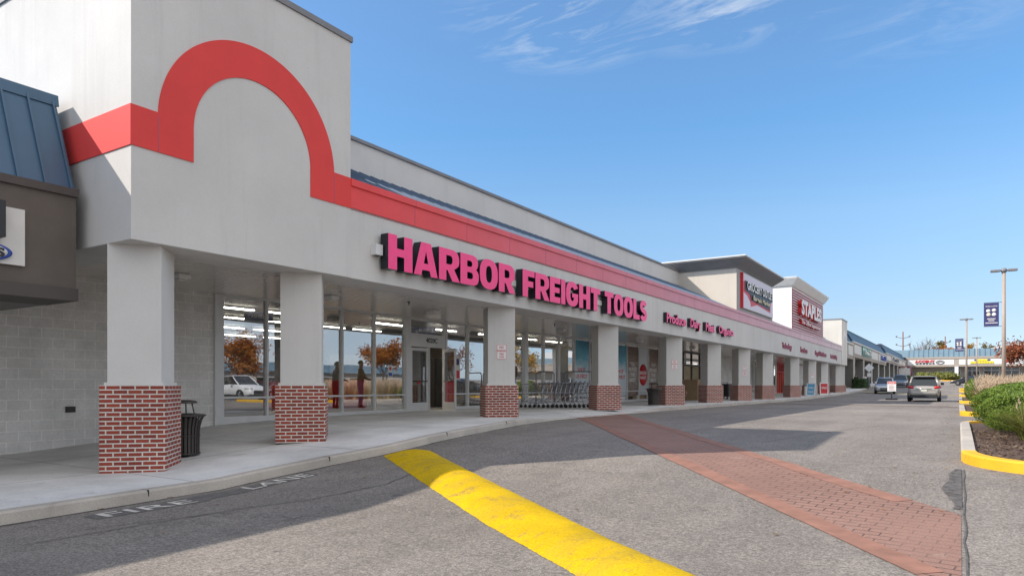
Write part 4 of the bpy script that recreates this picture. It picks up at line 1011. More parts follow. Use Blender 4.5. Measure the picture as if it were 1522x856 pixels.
bin_(-11.42, 7.16, 'bronze slatted litter bin with raised hood behind the nearest brick column')
bin_(-11.2, 28.9, 'farther bronze litter bin in front of the fifth column')

# ------------------------------------------------------------------ shopping carts
def cart(x, y, rz):
    T = thing('shopping_cart', 'grey wire shopping cart nested in the row under the canopy', 'shopping cart', (0, 0, 0), group='nested shopping carts')
    b = MB(); P = lambda u, v, z: (u, v, z)       # u forward
    top = [(-.42, -.26, .98), (-.42, .26, .98), (.46, .19, .90), (.46, -.19, .90)]; bot = [(-.30, -.22, .58), (-.30, .22, .58), (.40, .15, .52), (.40, -.15, .52)]
    for Lp in (top, bot): b.tube(Lp, .008, 5, closed=True)
    for i in range(4):
        A, B = Vector(top[i]), Vector(top[(i + 1) % 4]); C, D = Vector(bot[i]), Vector(bot[(i + 1) % 4]); n_ = 12 if i % 2 else 7
        for k in range(n_ + 1): t = k / n_; b.tube([A.lerp(B, t), C.lerp(D, t)], .0035, 3, cap=False)
        for t in (.33, .66): b.tube([A.lerp(C, t), B.lerp(D, t)], .004, 3, cap=False)
    for k in range(1, 7): t = k / 7; b.tube([Vector(bot[0]).lerp(Vector(bot[3]), t), Vector(bot[1]).lerp(Vector(bot[2]), t)], .0035, 3, cap=False)
    b.build('basket', 'chrome', T)
    f_ = MB()
    for s in (-1, 1):
        f_.tube([(-.46, .25 * s, 1.0), (-.36, .23 * s, .56), (-.40, .24 * s, .20), (-.42, .24 * s, .12)], .013, 6); f_.tube([(-.40, .24 * s, .20), (.44, .16 * s, .24), (.46, .16 * s, .12)], .012, 6); f_.tube([(.44, .16 * s, .24), (.1, .18 * s, .55)], .010, 5)
    f_.tube([(.44, -.16, .24), (.44, .16, .24)], .01, 5); f_.build('frame', 'chrome', T)
    h = MB(); h.tube([(-.47, -.27, 1.01), (-.47, .27, 1.01)], .018, 8); h.build('handle', 'sign_blue', T)
    for u, v in ((-.42, -.24), (-.42, .24), (.46, -.16), (.46, .16)):
        w = MB(); 
        ring = [(u + .06 * math.cos(t), v, .062 + .06 * math.sin(t)) for t in [2 * math.pi * q / 12 for q in range(12)]]
        w.face([(p[0], p[1] - .014, p[2]) for p in ring]); w.face([(p[0], p[1] + .014, p[2]) for p in reversed(ring)])
        for q in range(12): a, c = ring[q], ring[(q + 1) % 12]; w.face([(a[0], a[1] - .014, a[2]), (a[0], a[1] + .014, a[2]), (c[0], c[1] + .014, c[2]), (c[0], c[1] - .014, c[2])])
        w.build('wheel', 'rubber', T)
    T.location = (x, y, gz(y) + .142); T.rotation_euler = (0, 0, rz); return T
ca = R(30); c0 = None
for i in range(13):
    x, y = -13.9 + .172 * i * math.cos(ca) , 23.15 + .172 * i * math.sin(ca)
    if c0 is None: c0 = cart(x, y, ca + math.pi)
    else: c = copy_tree(c0); c.location = (x, y, gz(y) + .142); c.rotation_euler = (0, 0, ca + math.pi + random.uniform(-.02, .02))
# tall hoops of the cart corral
for x0, y0, x1, y1, lab in ((-13.3, 24.6, -12.0, 25.2, 'grey tall pipe hoop rising over the cart row by the fourth column'), (-14.2, 23.9, -13.6, 24.3, 'narrower grey pipe hoop at the back of the cart row')):
    b = MB(); z = gz(y0) + .14; h = 1.42; r = .16; P0, P1 = Vector((x0, y0, z)), Vector((x1, y1, z)); dd = (P1 - P0).normalized(); pts = [P0, P0 + Vector((0, 0, h - r))]
    for k in range(1, 6): a = R(18 * k); pts.append(P0 + dd * (r - r * math.cos(a)) + Vector((0, 0, h - r + r * math.sin(a))))
    for k in range(1, 6): a = R(18 * k); pts.append(P1 - dd * (r - r * math.sin(a)) + Vector((0, 0, h - r + r * math.cos(a))))
    pts.append(P1); b.tube(pts, .024, 8)
    b.tube([P0 + Vector((0, 0, .55)), P1 + Vector((0, 0, .55))], .018, 8); tag(b.build('cart_corral_hoop', 'trim_grey'), lab, 'cart corral')
# ------------------------------------------------------------------ far parts of the centre
LS = thing('mansard_shops', 'long row of shops with dark blue mansard roof beyond the second arch tower', 'building', (-11.6, 84, .8))
MAT['blue_dark'] = seam_metal('dark_blue_roof', (.026, .046, .072))
MAT['tan_trim'] = mat('tan_trim', (.36, .31, .26), .8, noise=.06)
MAT['beige_wall'] = mat('beige_wall', (.42, .38, .33), .85, noise=.1, nscale=.6)
MAT['column_shade_grey'] = mat('column_shade_grey', (.15, .145, .13), .8, noise=.05)  # dark sides of the white columns: canopy shade put into the colour
for y0, y1, zs, zf, zt in ((83.55, 100.5, 4.9, 6.75, 8.45), (100.5, 150, 5.25, 7.1, 8.75), (150, 208.5, 5.95, 7.55, 9.35)):
    b = MB(); b.box(-12.5, -11.6, y0, y1, zs, zf); fo = b.build('fascia', 'tan_trim', LS)
    b = MB(); b.box(-12.5, -11.5, y0, y1, zf, zf + .18); b.build('eave_trim', 'off_white', fo)
    b = MB(); b.ext([(-11.62, zf + .18), (-12.5, zt), (-30, zt), (-30, zf + .18)][::-1], y0, y1); mo = b.build('mansard_roof', 'blue_dark', LS)
    b = MB(); b.box(-13, -12.44, y0, y1, zt, zt + .08); b.build('ridge_trim', 'blue_dark', mo)
    y = y0 + 1.2
    while y + 4 < y1:
        b = MB(); b.box(-11.6, -11.56, y, min(y + 9.5, y1 - .5), zs + .45, zf - .2); b.build('sign_panel', 'off_white', fo); y += 11
    b = MB(); b.box(-17, -12.5, y0, y1, zs + .02, zs + .2); b.build('soffit', 'tan_trim', LS)
    b = MB(); b.box(-30, -16.5, y0, y1, 0, zf); b.build('shop_wall', 'beige_wall', LS)
y = 91
while y < 205:
    zt = 4.9 if y < 100.5 else 5.25 if y < 150 else 5.95
    b = MB(); b.box(-12.7, -11.75, y - .45, y, gz(y) + .1, zt); co = b.build('column', 'column_shade_grey', LS)
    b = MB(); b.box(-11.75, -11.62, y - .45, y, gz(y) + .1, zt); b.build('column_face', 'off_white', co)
    if y > 92: b = MB(); b.box(-16.52, -16.45, y - 9, y - 2.5, gz(y) + .1, gz(y) + 2.9); b.build('shop_window', 'car_glass', LS)
    y += 11.3
def mark_sign(y0, y1, z0, z1, mt, label, x=-11.56):
    T = thing('shop_sign', label, 'sign', (x, y0, z0)); n_ = 6; h = z1 - z0
    b = MB(); b.box(x + .004, x + .12, y0 - .3, y1 + .3, z0 - .12, z1 + .12); b.build('backing', mt if mt == 'green_sign' else 'off_white', T)
    for i in range(n_):
        a = y0 + (y1 - y0) * i / n_; w = (y1 - y0) / n_ * .72; b = MB()
        b.tube([(x + .16, a + w / 2 + w * .4 * math.cos(t), z0 + h / 2 + h * .4 * math.sin(t)) for t in [R(30 + 50 * i + 30 * q) for q in range(9)]], h * .09, 5)
        b.build('letter_stroke', 'white' if mt == 'green_sign' else mt, T)
mark_sign(110, 121, 5.9, 6.85, 'green_sign', 'green sign with pale script on the mansard shops fascia')
mark_sign(137, 147, 5.85, 6.8, 'sign_blue', 'dark blue sign between the green sign and the far corner')
mark_sign(163, 180, 6.5, 7.3, 'black', 'black lettered sign nearest the far corner of the mansard shops')

FB_ = thing('cross_row_shops', 'sunlit shop row with pale blue roof closing the far end of the car park', 'building', (20, 209, 3.35))
Y0 = 209
def prof_x(pr, x0, x1, name, m, parent, bev=0):   # profile in (y,z) extruded along x
    b = MB(); n_ = len(pr); k = 0
    b.face([(x0, p[0], p[1]) for p in pr][::-1]); b.face([(x1, p[0], p[1]) for p in pr])
    for i in range(n_): j = (i + 1) % n_; b.face([(x0, pr[i][0], pr[i][1]), (x0, pr[j][0], pr[j][1]), (x1, pr[j][0], pr[j][1]), (x1, pr[i][0], pr[i][1])])
    o = b.build(name, m, parent)
    bm = bmesh.new(); bm.from_mesh(o.data); bmesh.ops.recalc_face_normals(bm, faces=bm.faces[:]); bm.to_mesh(o.data); bm.free(); return o
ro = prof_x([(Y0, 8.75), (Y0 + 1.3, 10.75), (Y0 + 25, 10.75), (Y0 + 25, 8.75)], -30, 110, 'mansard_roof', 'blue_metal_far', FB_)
x = -11
while x < 60:
    b = MB(); b.face([(x, Y0 - .05, 8.8), (x + .12, Y0 - .05, 8.8), (x + .12, Y0 + 1.24, 10.78), (x, Y0 + 1.24, 10.78)]); b.build('roof_seam', 'blue_metal', ro); x += 1.1
prof_x([(Y0 - .1, 8.25), (Y0 - .1, 8.75), (Y0 + .5, 8.75), (Y0 + .5, 8.25)], -11.6, 110, 'eave_trim', 'tan_trim', FB_)
fo = prof_x([(Y0, 6.25), (Y0, 8.25), (Y0 + .5, 8.25), (Y0 + .5, 6.25)], -11.6, 110, 'fascia', 'tan_trim', FB_)
for x0, x1 in ((-11.2, -1.0), (.1, 13.5), (14.6, 30), (31, 60)):
    b = MB(); b.box(x0, x1, Y0 - .04, Y0, 6.75, 8.05); b.build('sign_panel', 'white', fo)
b = MB(); b.box(-11.6, 110, Y0 + .5, Y0 + 3.2, 6.3, 6.4); b.build('soffit', 'tan_trim', FB_)
b = MB(); b.box(-11.6, 110, Y0 + 3.2, Y0 + 25, 3.2, 8.7); b.build('shop_wall', 'beige_wall', FB_)
for i in range(18):
    x = -7 + i * 4.1
    if i in (0,): continue
    b = MB(); b.box(x, x + 3.3, Y0 + 3.1, Y0 + 3.2, 3.5, 6.0); wo = b.build('shop_window', 'car_glass', FB_)
    b = MB(); 
    for u in (0, 1.6, 3.2): b.box(x + u, x + u + .12, Y0 + 3.02, Y0 + 3.1, 3.5, 6.0)
    b.box(x, x + 3.3, Y0 + 3.02, Y0 + 3.09, 5.2, 5.32); b.build('frame', 'alu', wo)
for x in (-.45, 14, 30.5):
    b = MB(); b.box(x - .4, x + .4, Y0, Y0 + .8, 3.3, 6.25); b.build('column', 'white', FB_)
MAT['vent_panel'] = mat('vent_panel', (.38, .40, .36), .7)
b = MB(); b.box(-5.0, -1.1, Y0 + 2.9, Y0 + 3.09, 3.4, 5.4); b.build('infill_panel', 'vent_panel', FB_)
AS = thing('red_shop_sign', 'red and dark ACCENT lettering on the white panel of the far row', 'sign', (-6, Y0, 7))
put_text('lettering', AS, 'ACCENT', (-9.6, Y0 - .04, 7.35), 4.4, .62, FY, .15, .04, ('red',))
for i in range(6): b = MB(); b.box(-9.3 + i * .72, -8.8 + i * .72, Y0 - .12, Y0 - .041, 6.95, 7.22); b.build('lower_letter', 'black', AS)
b = MB(); b.tube([(-4.0 + .9 * math.cos(t), Y0 - .1, 7.4 + .42 * math.sin(t)) for t in [2 * math.pi * q / 20 for q in range(20)]], .1, 6, closed=True); b.tube([(-4.8, Y0 - .1, 7.1), (-4.0, Y0 - .1, 7.65), (-3.1, Y0 - .1, 7.2)], .09, 6); b.build('emblem', 'trim_grey', AS)
YS_ = thing('yellow_shop_sign', 'two line yellow sign with navy ends on the far row', 'sign', (9, Y0, 7))
b = MB(); b.box(3.3, 6.6, Y0 - .12, Y0 - .041, 7.62, 8.0); b.build('navy_end', 'navy', YS_)
b = MB(); b.box(3.9, 6.0, Y0 - .16, Y0 - .121, 7.60, 8.02); b.build('upper_line', 'yellow_sign', YS_)
for i in range(9): b = MB(); b.box(2.5 + i * .54, 2.96 + i * .54, Y0 - .16, Y0 - .041, 6.95, 7.5); b.build('letter', 'yellow_sign', YS_)
b = MB(); b.box(2.45, 7.35, Y0 - .08, Y0 - .041, 6.85, 6.95); b.build('underline', 'black', YS_)
GS_ = thing('green_red_shop_sign', 'small red and green sign at the right end of the far row', 'sign', (18, Y0, 7))
b = MB(); b.box(9.8, 10.4, Y0 - .1, Y0 - .041, 7.1, 7.9); b.build('red_half', 'red', GS_); b = MB(); b.box(10.4, 11.0, Y0 - .1, Y0 - .041, 7.0, 7.7); b.build('green_half', 'green_sign', GS_)
b = MB(); b.ext([(8, 3.3), (8, 13.0), (21, 15.3), (120, 15.8), (120, 3.3)], 262, 300); wb = b.build('warehouse', 'white'); tag(wb, 'plain white warehouse with sloping roof line rising behind the far row', 'building')
# shops across the car park, seen mirrored in the windows
OB = thing('opposite_shops', 'low pale shops with blue roof across the car park seen reflected in the panes', 'building', (100, 60, .5))
b = MB(); b.box(100, 130, -60, 150, .3, 4.6); b.build('shop_wall', 'beige_wall', OB)
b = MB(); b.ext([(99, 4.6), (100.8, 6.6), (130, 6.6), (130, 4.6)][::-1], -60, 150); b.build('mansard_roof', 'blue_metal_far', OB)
for i in range(14): b = MB(); b.box(99.9, 100, -55 + i * 14, -46 + i * 14, .8, 3.4); b.build('shop_window', 'car_glass', OB)

# ------------------------------------------------------------------ planting islands
ISL = []
def island(x0, x1, y0, y1, r=1.2, yel=1.8, top=None):
    path = [(x1, y0)]
    for k in range(9): a = R(270 - 90 * k / 8); path.append((x0 + r + r * math.cos(a), y0 + r + r * math.sin(a)))
    yy = y0 + r + .6
    while yy < y1 - r - .3: path.append((x0, yy)); yy += .8
    for k in range(9): a = R(180 - 90 * k / 8); path.append((x0 + r + r * math.cos(a), y1 - r + r * math.sin(a)))
    path.append((x1, y1))
    inner = []
    for i, p in enumerate(path):
        a = Vector(path[max(i - 1, 0)]); b_ = Vector(path[min(i + 1, len(path) - 1)]); d_ = (b_ - a).normalized(); inner.append((p[0] + d_.y * .17, p[1] - d_.x * .17))
    for nm, sel, m in (('island_kerb', lambda y_: not (y_ < y0 + yel or y_ > y1 - 1.0), 'kerb'), ('yellow_kerb', lambda y_: y_ < y0 + yel or y_ > y1 - 1.0, 'kerb_yellow')):
        k = MB()
        for i in range(len(path) - 1):
            ym = (path[i][1] + path[i + 1][1]) / 2
            if not sel(ym): continue
            p, q, pi_, qi = path[i], path[i + 1], inner[i], inner[i + 1]; z = lambda t, h: gz(t[1]) + h; e = .02
            pe = (p[0] + (pi_[0] - p[0]) * .14, p[1] + (pi_[1] - p[1]) * .14); qe = (q[0] + (qi[0] - q[0]) * .14, q[1] + (qi[1] - q[1]) * .14)
            k.face([(*p, z(p, -.02)), (*q, z(q, -.02)), (*q, z(q, .125)), (*p, z(p, .125))][::-1])
            k.face([(*p, z(p, .125)), (*q, z(q, .125)), (*qe, z(q, .15)), (*pe, z(p, .15))][::-1])
            k.face([(*pe, z(p, .15)), (*qe, z(q, .15)), (*qi, z(q, .15)), (*pi_, z(p, .15))][::-1]); k.face([(*pi_, z(p, .15)), (*qi, z(q, .15)), (*qi, z(q, .02)), (*pi_, z(p, .02))][::-1])
        if k.f: struct(k.build(nm, m))
    struct(drape('mulch_bed', inner, .10, 'mulch'))
def ykerb():
    m, n, l, p = M('kerb_yellow'); g_ = n.new('ShaderNodeNewGeometry').outputs['Position']
    a = rng(n, l, noise(n, l, g_, 5, 7, .75, .5), .62, .69, 0, .8); f_ = rng(n, l, noise(n, l, g_, 2, 4), .3, .7, .85, 1.1)
    l.new(mixc(n, l, a, vmul(n, l, (.72, .40, .012), f_), (.16, .10, .06)), p.inputs['Base Color']); p.inputs['Roughness'].default_value = .7
    bump(n, l, p, noise(n, l, g_, 50, 3), .4, .006); return m
MAT['kerb_yellow'] = ykerb()
island(.03, 9, 10.5, 20.6, 1.3, 1.55)
for y0, y1 in ((27.0, 39.0), (48.5, 62.0), (71, 76), (87.5, 91), (97, 100)): island(.03, 7, y0, y1, .9, 1.4)
island(-2.8, 7, 146, 152, 1.5, 1.0)

# ------------------------------------------------------------------ plants
def leaf_cloud(n, pos_fn, size, jitter=.35, asp=1.5):
    vs, fs = [], []
    for i in range(n):
        p, nrm = pos_fn()
        nrm = (Vector(nrm) + Vector((random.gauss(0, jitter), random.gauss(0, jitter), random.gauss(0, jitter)))).normalized()
        a = nrm.cross(Vector((random.gauss(0, 1), random.gauss(0, 1), random.gauss(0, 1)))).normalized(); b = nrm.cross(a)
        s = size * random.uniform(.6, 1.3); k = len(vs)
        vs += [tuple(p - a * s * .5 * asp), tuple(p + b * s * .32 - a * s * .1), tuple(p + a * s * .5 * asp), tuple(p - b * s * .32 - a * s * .1)]
        fs.append((k, k + 1, k + 2, k + 3))
    return vs, fs
def mesh_obj(name, vs, fs, m, parent=None, loc=None):
    me = bpy.data.meshes.new(name); me.from_pydata([tuple(v) for v in vs], [], fs); me.materials.append(MAT[m]); me.update()
    ob = bpy.data.objects.new(name, me); COL.objects.link(ob)
    if parent: ob.parent = parent
    elif loc is not None: ob.location = loc
    return ob
def bush(name, label, cat, x, y, rx, ry, h, n, leaf, m, lumps=9, group=None, seed=1, box=False, dense=False):
    random.seed(seed); T = thing(name, label, cat, (x, y, gz(y) + .1), group=group)
    lu = [(random.uniform(-.52, .52) * rx, random.uniform(-.52, .52) * ry, random.uniform(.42, .56) * h, random.uniform(.42, .58)) for _ in range(lumps)]
    def pos():
        if box:
            u = Vector((random.uniform(-1, 1), random.uniform(-1, 1), random.uniform(0, 1))); k = random.random()
            if k < .4: u.z = 1
            elif k < .7: u.y = -1 if random.random() < .7 else 1
            else: u.x = random.choice((-1, 1))
            return Vector((u.x * rx, u.y * ry, u.z * h)) * random.uniform(.93, 1.03), u
        if dense:
            d_ = Vector((random.gauss(0, 1), random.gauss(0, 1), random.gauss(0, 1))).normalized(); k = 1 / (abs(d_.x) ** 2.8 + abs(d_.y) ** 2.8 + abs(d_.z) ** 2.8) ** (1 / 2.8)
            wob = 1 + .05 * math.sin(d_.x * 9 + seed) * math.sin(d_.y * 8 + 2) + .04 * math.sin(d_.z * 11 + d_.y * 13) + .025 * math.sin(d_.x * 31) * math.sin(d_.z * 27 + d_.y * 22)
            rr = (random.uniform(.95, 1.02) if random.random() < .75 else random.uniform(.8, .95)) * wob + (random.uniform(0, .09) if random.random() < .04 else 0)
            return Vector((d_.x * k * rx * rr, d_.y * k * ry * rr, max(.01, h * (.5 + .5 * d_.z * k * rr)))), d_
        L_ = random.choice(lu) if lu else (0, 0, .5 * h, 1)
        d_ = Vector((random.gauss(0, 1), random.gauss(0, 1), random.gauss(0, 1))).normalized(); rr = random.uniform(.93, 1.04) if random.random() < .8 else random.uniform(.5, .93)
        p = Vector((L_[0] + d_.x * rx * L_[3] * rr, L_[1] + d_.y * ry * L_[3] * rr, max(.02, L_[2] + d_.z * h * .48 * rr)))
        return p, d_
    vs, fs = leaf_cloud(n, pos, leaf)
    mesh_obj('foliage', vs, fs, m, T)
    st = MB()
    for k in range(7):
        a = 2 * math.pi * k / 7; st.tube([(.08 * math.cos(a), .08 * math.sin(a), 0), (rx * .35 * math.cos(a), ry * .35 * math.sin(a), h * .45)], .015, 5, r1=.008)
    o = st.build('stem', 'trunk'); o.parent = T
    return T
bush('boxwood_shrub', 'big dense green boxwood shrub on mulch at the right edge of the picture', 'shrub', 1.68, 16.9, 1.36, 2.3, .97, 46000, .036, 'box_leaf', 26, seed=4, dense=True)
bush('boxwood_shrub', 'second green shrub half outside the frame behind the nearest yellow kerb', 'shrub', 4.5, 17.0, 1.35, 2.2, .85, 12000, .055, 'box_leaf', 14, seed=5, dense=True)
bush('round_shrub', 'round green shrub beside yellow kerb ends left of the straw grasses', 'shrub', 1.0, 51.6, .66, 1.3, 1.35, 6000, .07, 'box_leaf', 7, seed=6, dense=True)
bush('boxwood_shrub', 'low green shrub in front of the straw grasses', 'shrub', 1.5, 36.5, .8, 1.3, .9, 5000, .065, 'box_leaf', 7, seed=8)
bush('clipped_hedge', 'dark clipped hedge on the sidewalk left of the silver car', 'hedge', -10.6, 100.0, .75, 3.0, 1.15, 2600, .16, 'dark_leaf', 0, box=True, seed=9)
bush('round_shrub', 'dark green round shrub behind the grey oncoming car', 'shrub', -6.9, 122, 1.0, 1.4, 1.3, 1200, .2, 'dark_leaf', 5, seed=10)
for i, (x, y, r) in enumerate(((-5.6, 153, 1.5), (-1.2, 150, 1.8), (-3.4, 156, 1.2))):
    bush('ornamental_grass_mound', ['yellow green grass mound behind the brown car roof', 'wide yellow green mound right of the brown car', 'small tan grass mound between the two yellow ones'][i], 'shrub', x, y, r, r * .8, 1.35, 1600, .28, 'straw_green', 6, seed=20 + i)

def grass_meshes(seed, h, nb, npl, spread):
    random.seed(seed); vs, fs = [], []; pv, pf = [], []
    for i in range(nb):
        a = random.uniform(0, 2 * math.pi); r0 = random.uniform(0, .12); lean = abs(random.gauss(.3, .22)); hh = h * random.uniform(.55, 1.0); w = random.uniform(.004, .008)
        ca_, sa = math.cos(a), math.sin(a); k = len(vs); seg = 4
        for s_ in range(seg + 1):
            t = s_ / seg; out = r0 + spread * lean * (t ** 1.8) * 1.6; z = hh * (t - .28 * lean * t ** 3)
            ww = w * (1 - t * .8); vs += [(ca_ * out - sa * ww, sa * out + ca_ * ww, z), (ca_ * out + sa * ww, sa * out - ca_ * ww, z)]
        for s_ in range(seg): fs.append((k + 2 * s_, k + 2 * s_ + 1, k + 2 * s_ + 3, k + 2 * s_ + 2))
    for i in range(npl):
        a = random.uniform(0, 2 * math.pi); lean = abs(random.gauss(.25, .2)); hh = h * random.uniform(.95, 1.25); ca_, sa = math.cos(a), math.sin(a)
        base = Vector((ca_ * .05, sa * .05, 0)); tip = Vector((ca_ * spread * lean * 1.5, sa * spread * lean * 1.5, hh)); mid = base.lerp(tip, .8)
        k = len(pv); wv = Vector((-sa, ca_, 0)) * .003; pv += [base - wv, base + wv, mid + wv, mid - wv]; pf.append((k, k + 1, k + 2, k + 3))
        for q in range(9):
            t = q / 8; c_ = mid.lerp(tip, t); rr = .020 * math.sin(math.pi * min(.95, t + .12)); d_ = Vector((random.gauss(0, 1), random.gauss(0, 1), .4)).normalized(); e_ = d_.cross(Vector((0, 0, 1))).normalized()
            k = len(pv); pv += [c_ - e_ * rr, c_ + Vector((0, 0, .045)), c_ + e_ * rr, c_ - Vector((0, 0, .02))]; pf.append((k, k + 1, k + 2, k + 3))
    return vs, fs, pv, pf
def grass_proto(seed, h, nb, npl, spread, m):
    vs, fs, pv, pf = grass_meshes(seed, h, nb, npl, spread)
    T = thing('fountain_grass', 'straw coloured fountain grass clump with pale plumes in the islands', 'grass clump', (0, 0, 0), group='straw fountain grasses')
    mesh_obj('blades', vs, fs, m, T)
    if pf: mesh_obj('plumes', pv, pf, 'plume', T)
    return T
gp = [grass_proto(31, .88, 460, 80, .55, 'straw'), grass_proto(32, .95, 420, 90, .5, 'straw'), grass_proto(33, .62, 620, 8, .85, 'straw_green')]
random.seed(12)
spots = []
for y in [28.6 + i * 1.15 for i in range(9)]:
    for x in (1.15, 2.05, 2.95, 3.9): spots.append((x + random.uniform(-.25, .25), y + random.uniform(-.3, .3), 0))
spots = [s for s in spots if s[0] > .9 and s[0] < .075 * s[1] + 1.7]
for y in (49.6, 51.5, 53.5, 55.5, 57.5, 59.5):
    for x in (2.1, 3.1, 4.1): spots.append((x, y, 0))
spots += [(1.0, 14.5, 2), (.85, 27.9, 2), (1.9, 27.9, 2), (1.4, 13.9, 2)]
used = [False] * 3
for x, y, k in spots:
    kk = 2 if k == 2 else random.choice((0, 1)); s = random.uniform(1.0, 1.25) * (.95 if k == 2 else 1)
    if not used[kk]: o = gp[kk]; used[kk] = True
    else: o = copy_tree(gp[kk])
    o.location = (x, y, gz(y) + .1); o.rotation_euler = (0, 0, random.uniform(0, 6.28)); o.scale = (s, s, s * random.uniform(.92, 1.06))
    if k == 2: o['label'] = 'greener fountain grass clump low at the island edge'; o['group'] = 'greener fountain grasses'
# litter of bark chips on the near bed
ch = MB(); random.seed(5)
for i in range(3000):
    x, y = random.uniform(.25, 3.2), random.uniform(10.8, 16.5)
    if (x - 1.3) ** 2 + (y - 11.8) ** 2 > 1.05 ** 2 and x < 1.3 and y < 11.8: continue
    a = random.uniform(0, 6.28); s = random.uniform(.02, .06); z = gz(y) + .104; tl = random.uniform(0, .035)
    ch.face([(x + s * math.cos(a), y + s * math.sin(a), z + tl), (x - s * .3 * math.sin(a), y + s * .3 * math.cos(a), z + .004), (x - s * math.cos(a), y - s * math.sin(a), z + .002), (x + s * .3 * math.sin(a), y - s * .3 * math.cos(a), z + .006)])
MAT['chips'] = leaf_mat('bark_chips', (.035, .022, .016), (.13, .08, .05), (.34, .25, .17), .9)
o = ch.build('bark_chips', 'chips'); tag(o, 'loose brown bark chips over the nearest mulch bed', 'bark chips', kind='stuff')

def tree(label, x, y, h, r, leafm, nleaf, leaf=.22, name='autumn_tree', group=None, seed=1, trunk_h=.3, tr=.12, bare=False, lump=.42, cat='tree', gzz=None, levels=3):
    random.seed(seed); zb = gz(y) if gzz is None else gzz; T = thing(name, label, cat, (x, y, zb), group=group)
    tb = MB(); tips = []
    def br(p, d_, L_, rad, lev):
        pts = [p]; q = p.copy(); dd = d_.copy()
        for i in range(3):
            dd = (dd + Vector((random.gauss(0, .13), random.gauss(0, .13), random.gauss(.04, .08)))).normalized(); q = q + dd * L_ / 3; pts.append(q.copy())
        tb.tube(pts, rad, 7 if lev < 2 else 4, r1=rad * .6, cap=False)
        if lev >= levels: tips.append(q); tips.append(pts[2]); return
        for k in range(4 if lev else 6):
            s_ = Vector((random.gauss(0, 1), random.gauss(0, 1), random.uniform(-.1, .9))).normalized(); nd = (dd * (.55 if lev else .45) + s_ * .75).normalized()
            br(pts[-1] if k % 2 == 0 else pts[2], nd, L_ * random.uniform(.55, .8) if lev else r * random.uniform(.55, .8), rad * .55, lev + 1)
    br(Vector((0, 0, 0)), Vector((0, 0, 1)), h * trunk_h, tr, 0)
    mz = max(t.z for t in tips); mr = max(math.hypot(t.x, t.y) for t in tips)
    kz = (h * .97 - 0) / mz; kr = r / mr
    tb.v = [(v[0] * (kr if v[2] > h * trunk_h else 1), v[1] * (kr if v[2] > h * trunk_h else 1), v[2] * kz if v[2] > 0 else v[2]) for v in tb.v]
    o = tb.build('trunk', 'trunk'); o.parent = T
    tips = [Vector((t.x * kr, t.y * kr, t.z * kz)) for t in tips]
    if not bare:
        def pos():
            t = random.choice(tips); d_ = Vector((random.gauss(0, 1), random.gauss(0, 1), random.gauss(0, .8))) * lump * r * .28
            return t + d_, (0, 0, 1)
        vs, fs = leaf_cloud(nleaf, pos, leaf, 1.0, 1.2); mesh_obj('crown', vs, fs, leafm, T)
    return T
tree('rust red autumn tree behind parked cars at the right edge', 7.6, 100, 5.9, 3.6, 'rust_leaf', 5200, .30, seed=41, trunk_h=.25)
tree('orange crab apple tree mirrored in the leftmost pane', 18.5, 35.8, 5.4, 2.7, 'orange_leaf', 7000, .17, seed=42)
tree('round orange tree mirrored in the pane left of the door', 15, 49, 5.4, 2.3, 'orange_leaf', 7000, .17, seed=43)
tree('golden tree mirrored at the left edge of the first pane', 15.5, 26.5, 5.0, 2.3, 'gold_leaf', 3400, .17, seed=44)
tree('small orange tree mirrored beside the second column', 25, 46, 5.2, 2.4, 'orange_leaf', 2400, .2, seed=45)
tree('rust tree mirrored right of the door', 20, 66, 6.0, 2.8, 'rust_leaf', 2400, .24, seed=46)
tree('gold tree mirrored beyond the third column', 24, 88, 7, 3.2, 'gold_leaf', 2000, .28, seed=47)
tree('tall bare grey tree rising behind the far row', -8.0, 262, 16.2, 6.0, None, 0, bare=True, name='bare_tree', seed=50, trunk_h=.28, tr=.34, levels=4, gzz=2)
tree('smaller bare tree left of the tall bare one', -13.5, 268, 12.5, 4.0, None, 0, bare=True, name='bare_tree', seed=51, trunk_h=.28, tr=.25, levels=4, gzz=2)
for i, (x, y, h, r, m, lab) in enumerate(((-4.6, 266, 14.2, 2.0, 'olive_leaf', 'olive and gold tree beside the wooden pole behind the far row'), (3.6, 270, 13.2, 2.2, 'gold_leaf', 'golden green tree behind the far row left of the warehouse'), (8.0, 275, 13.6, 3.4, 'olive_leaf', 'spreading olive tree just left of the white warehouse'),
        (-5.6, 262, 11.9, 3.6, 'orange_leaf', 'low orange tree showing over the blue roof'), (-1.8, 258, 11.6, 3.2, 'orange_leaf', 'orange brown tree top right of the wooden pole'), (1.0, 264, 12.2, 2.2, 'olive_leaf', 'small olive tree top beside the navy banner'), (-11, 258, 11.6, 2.4, 'rust_leaf', 'rusty tree top under the bare branches'))):
    tree(lab, x, y, h, r, m, 1700, .5, seed=60 + i, gzz=2, trunk_h=.45, tr=.2)
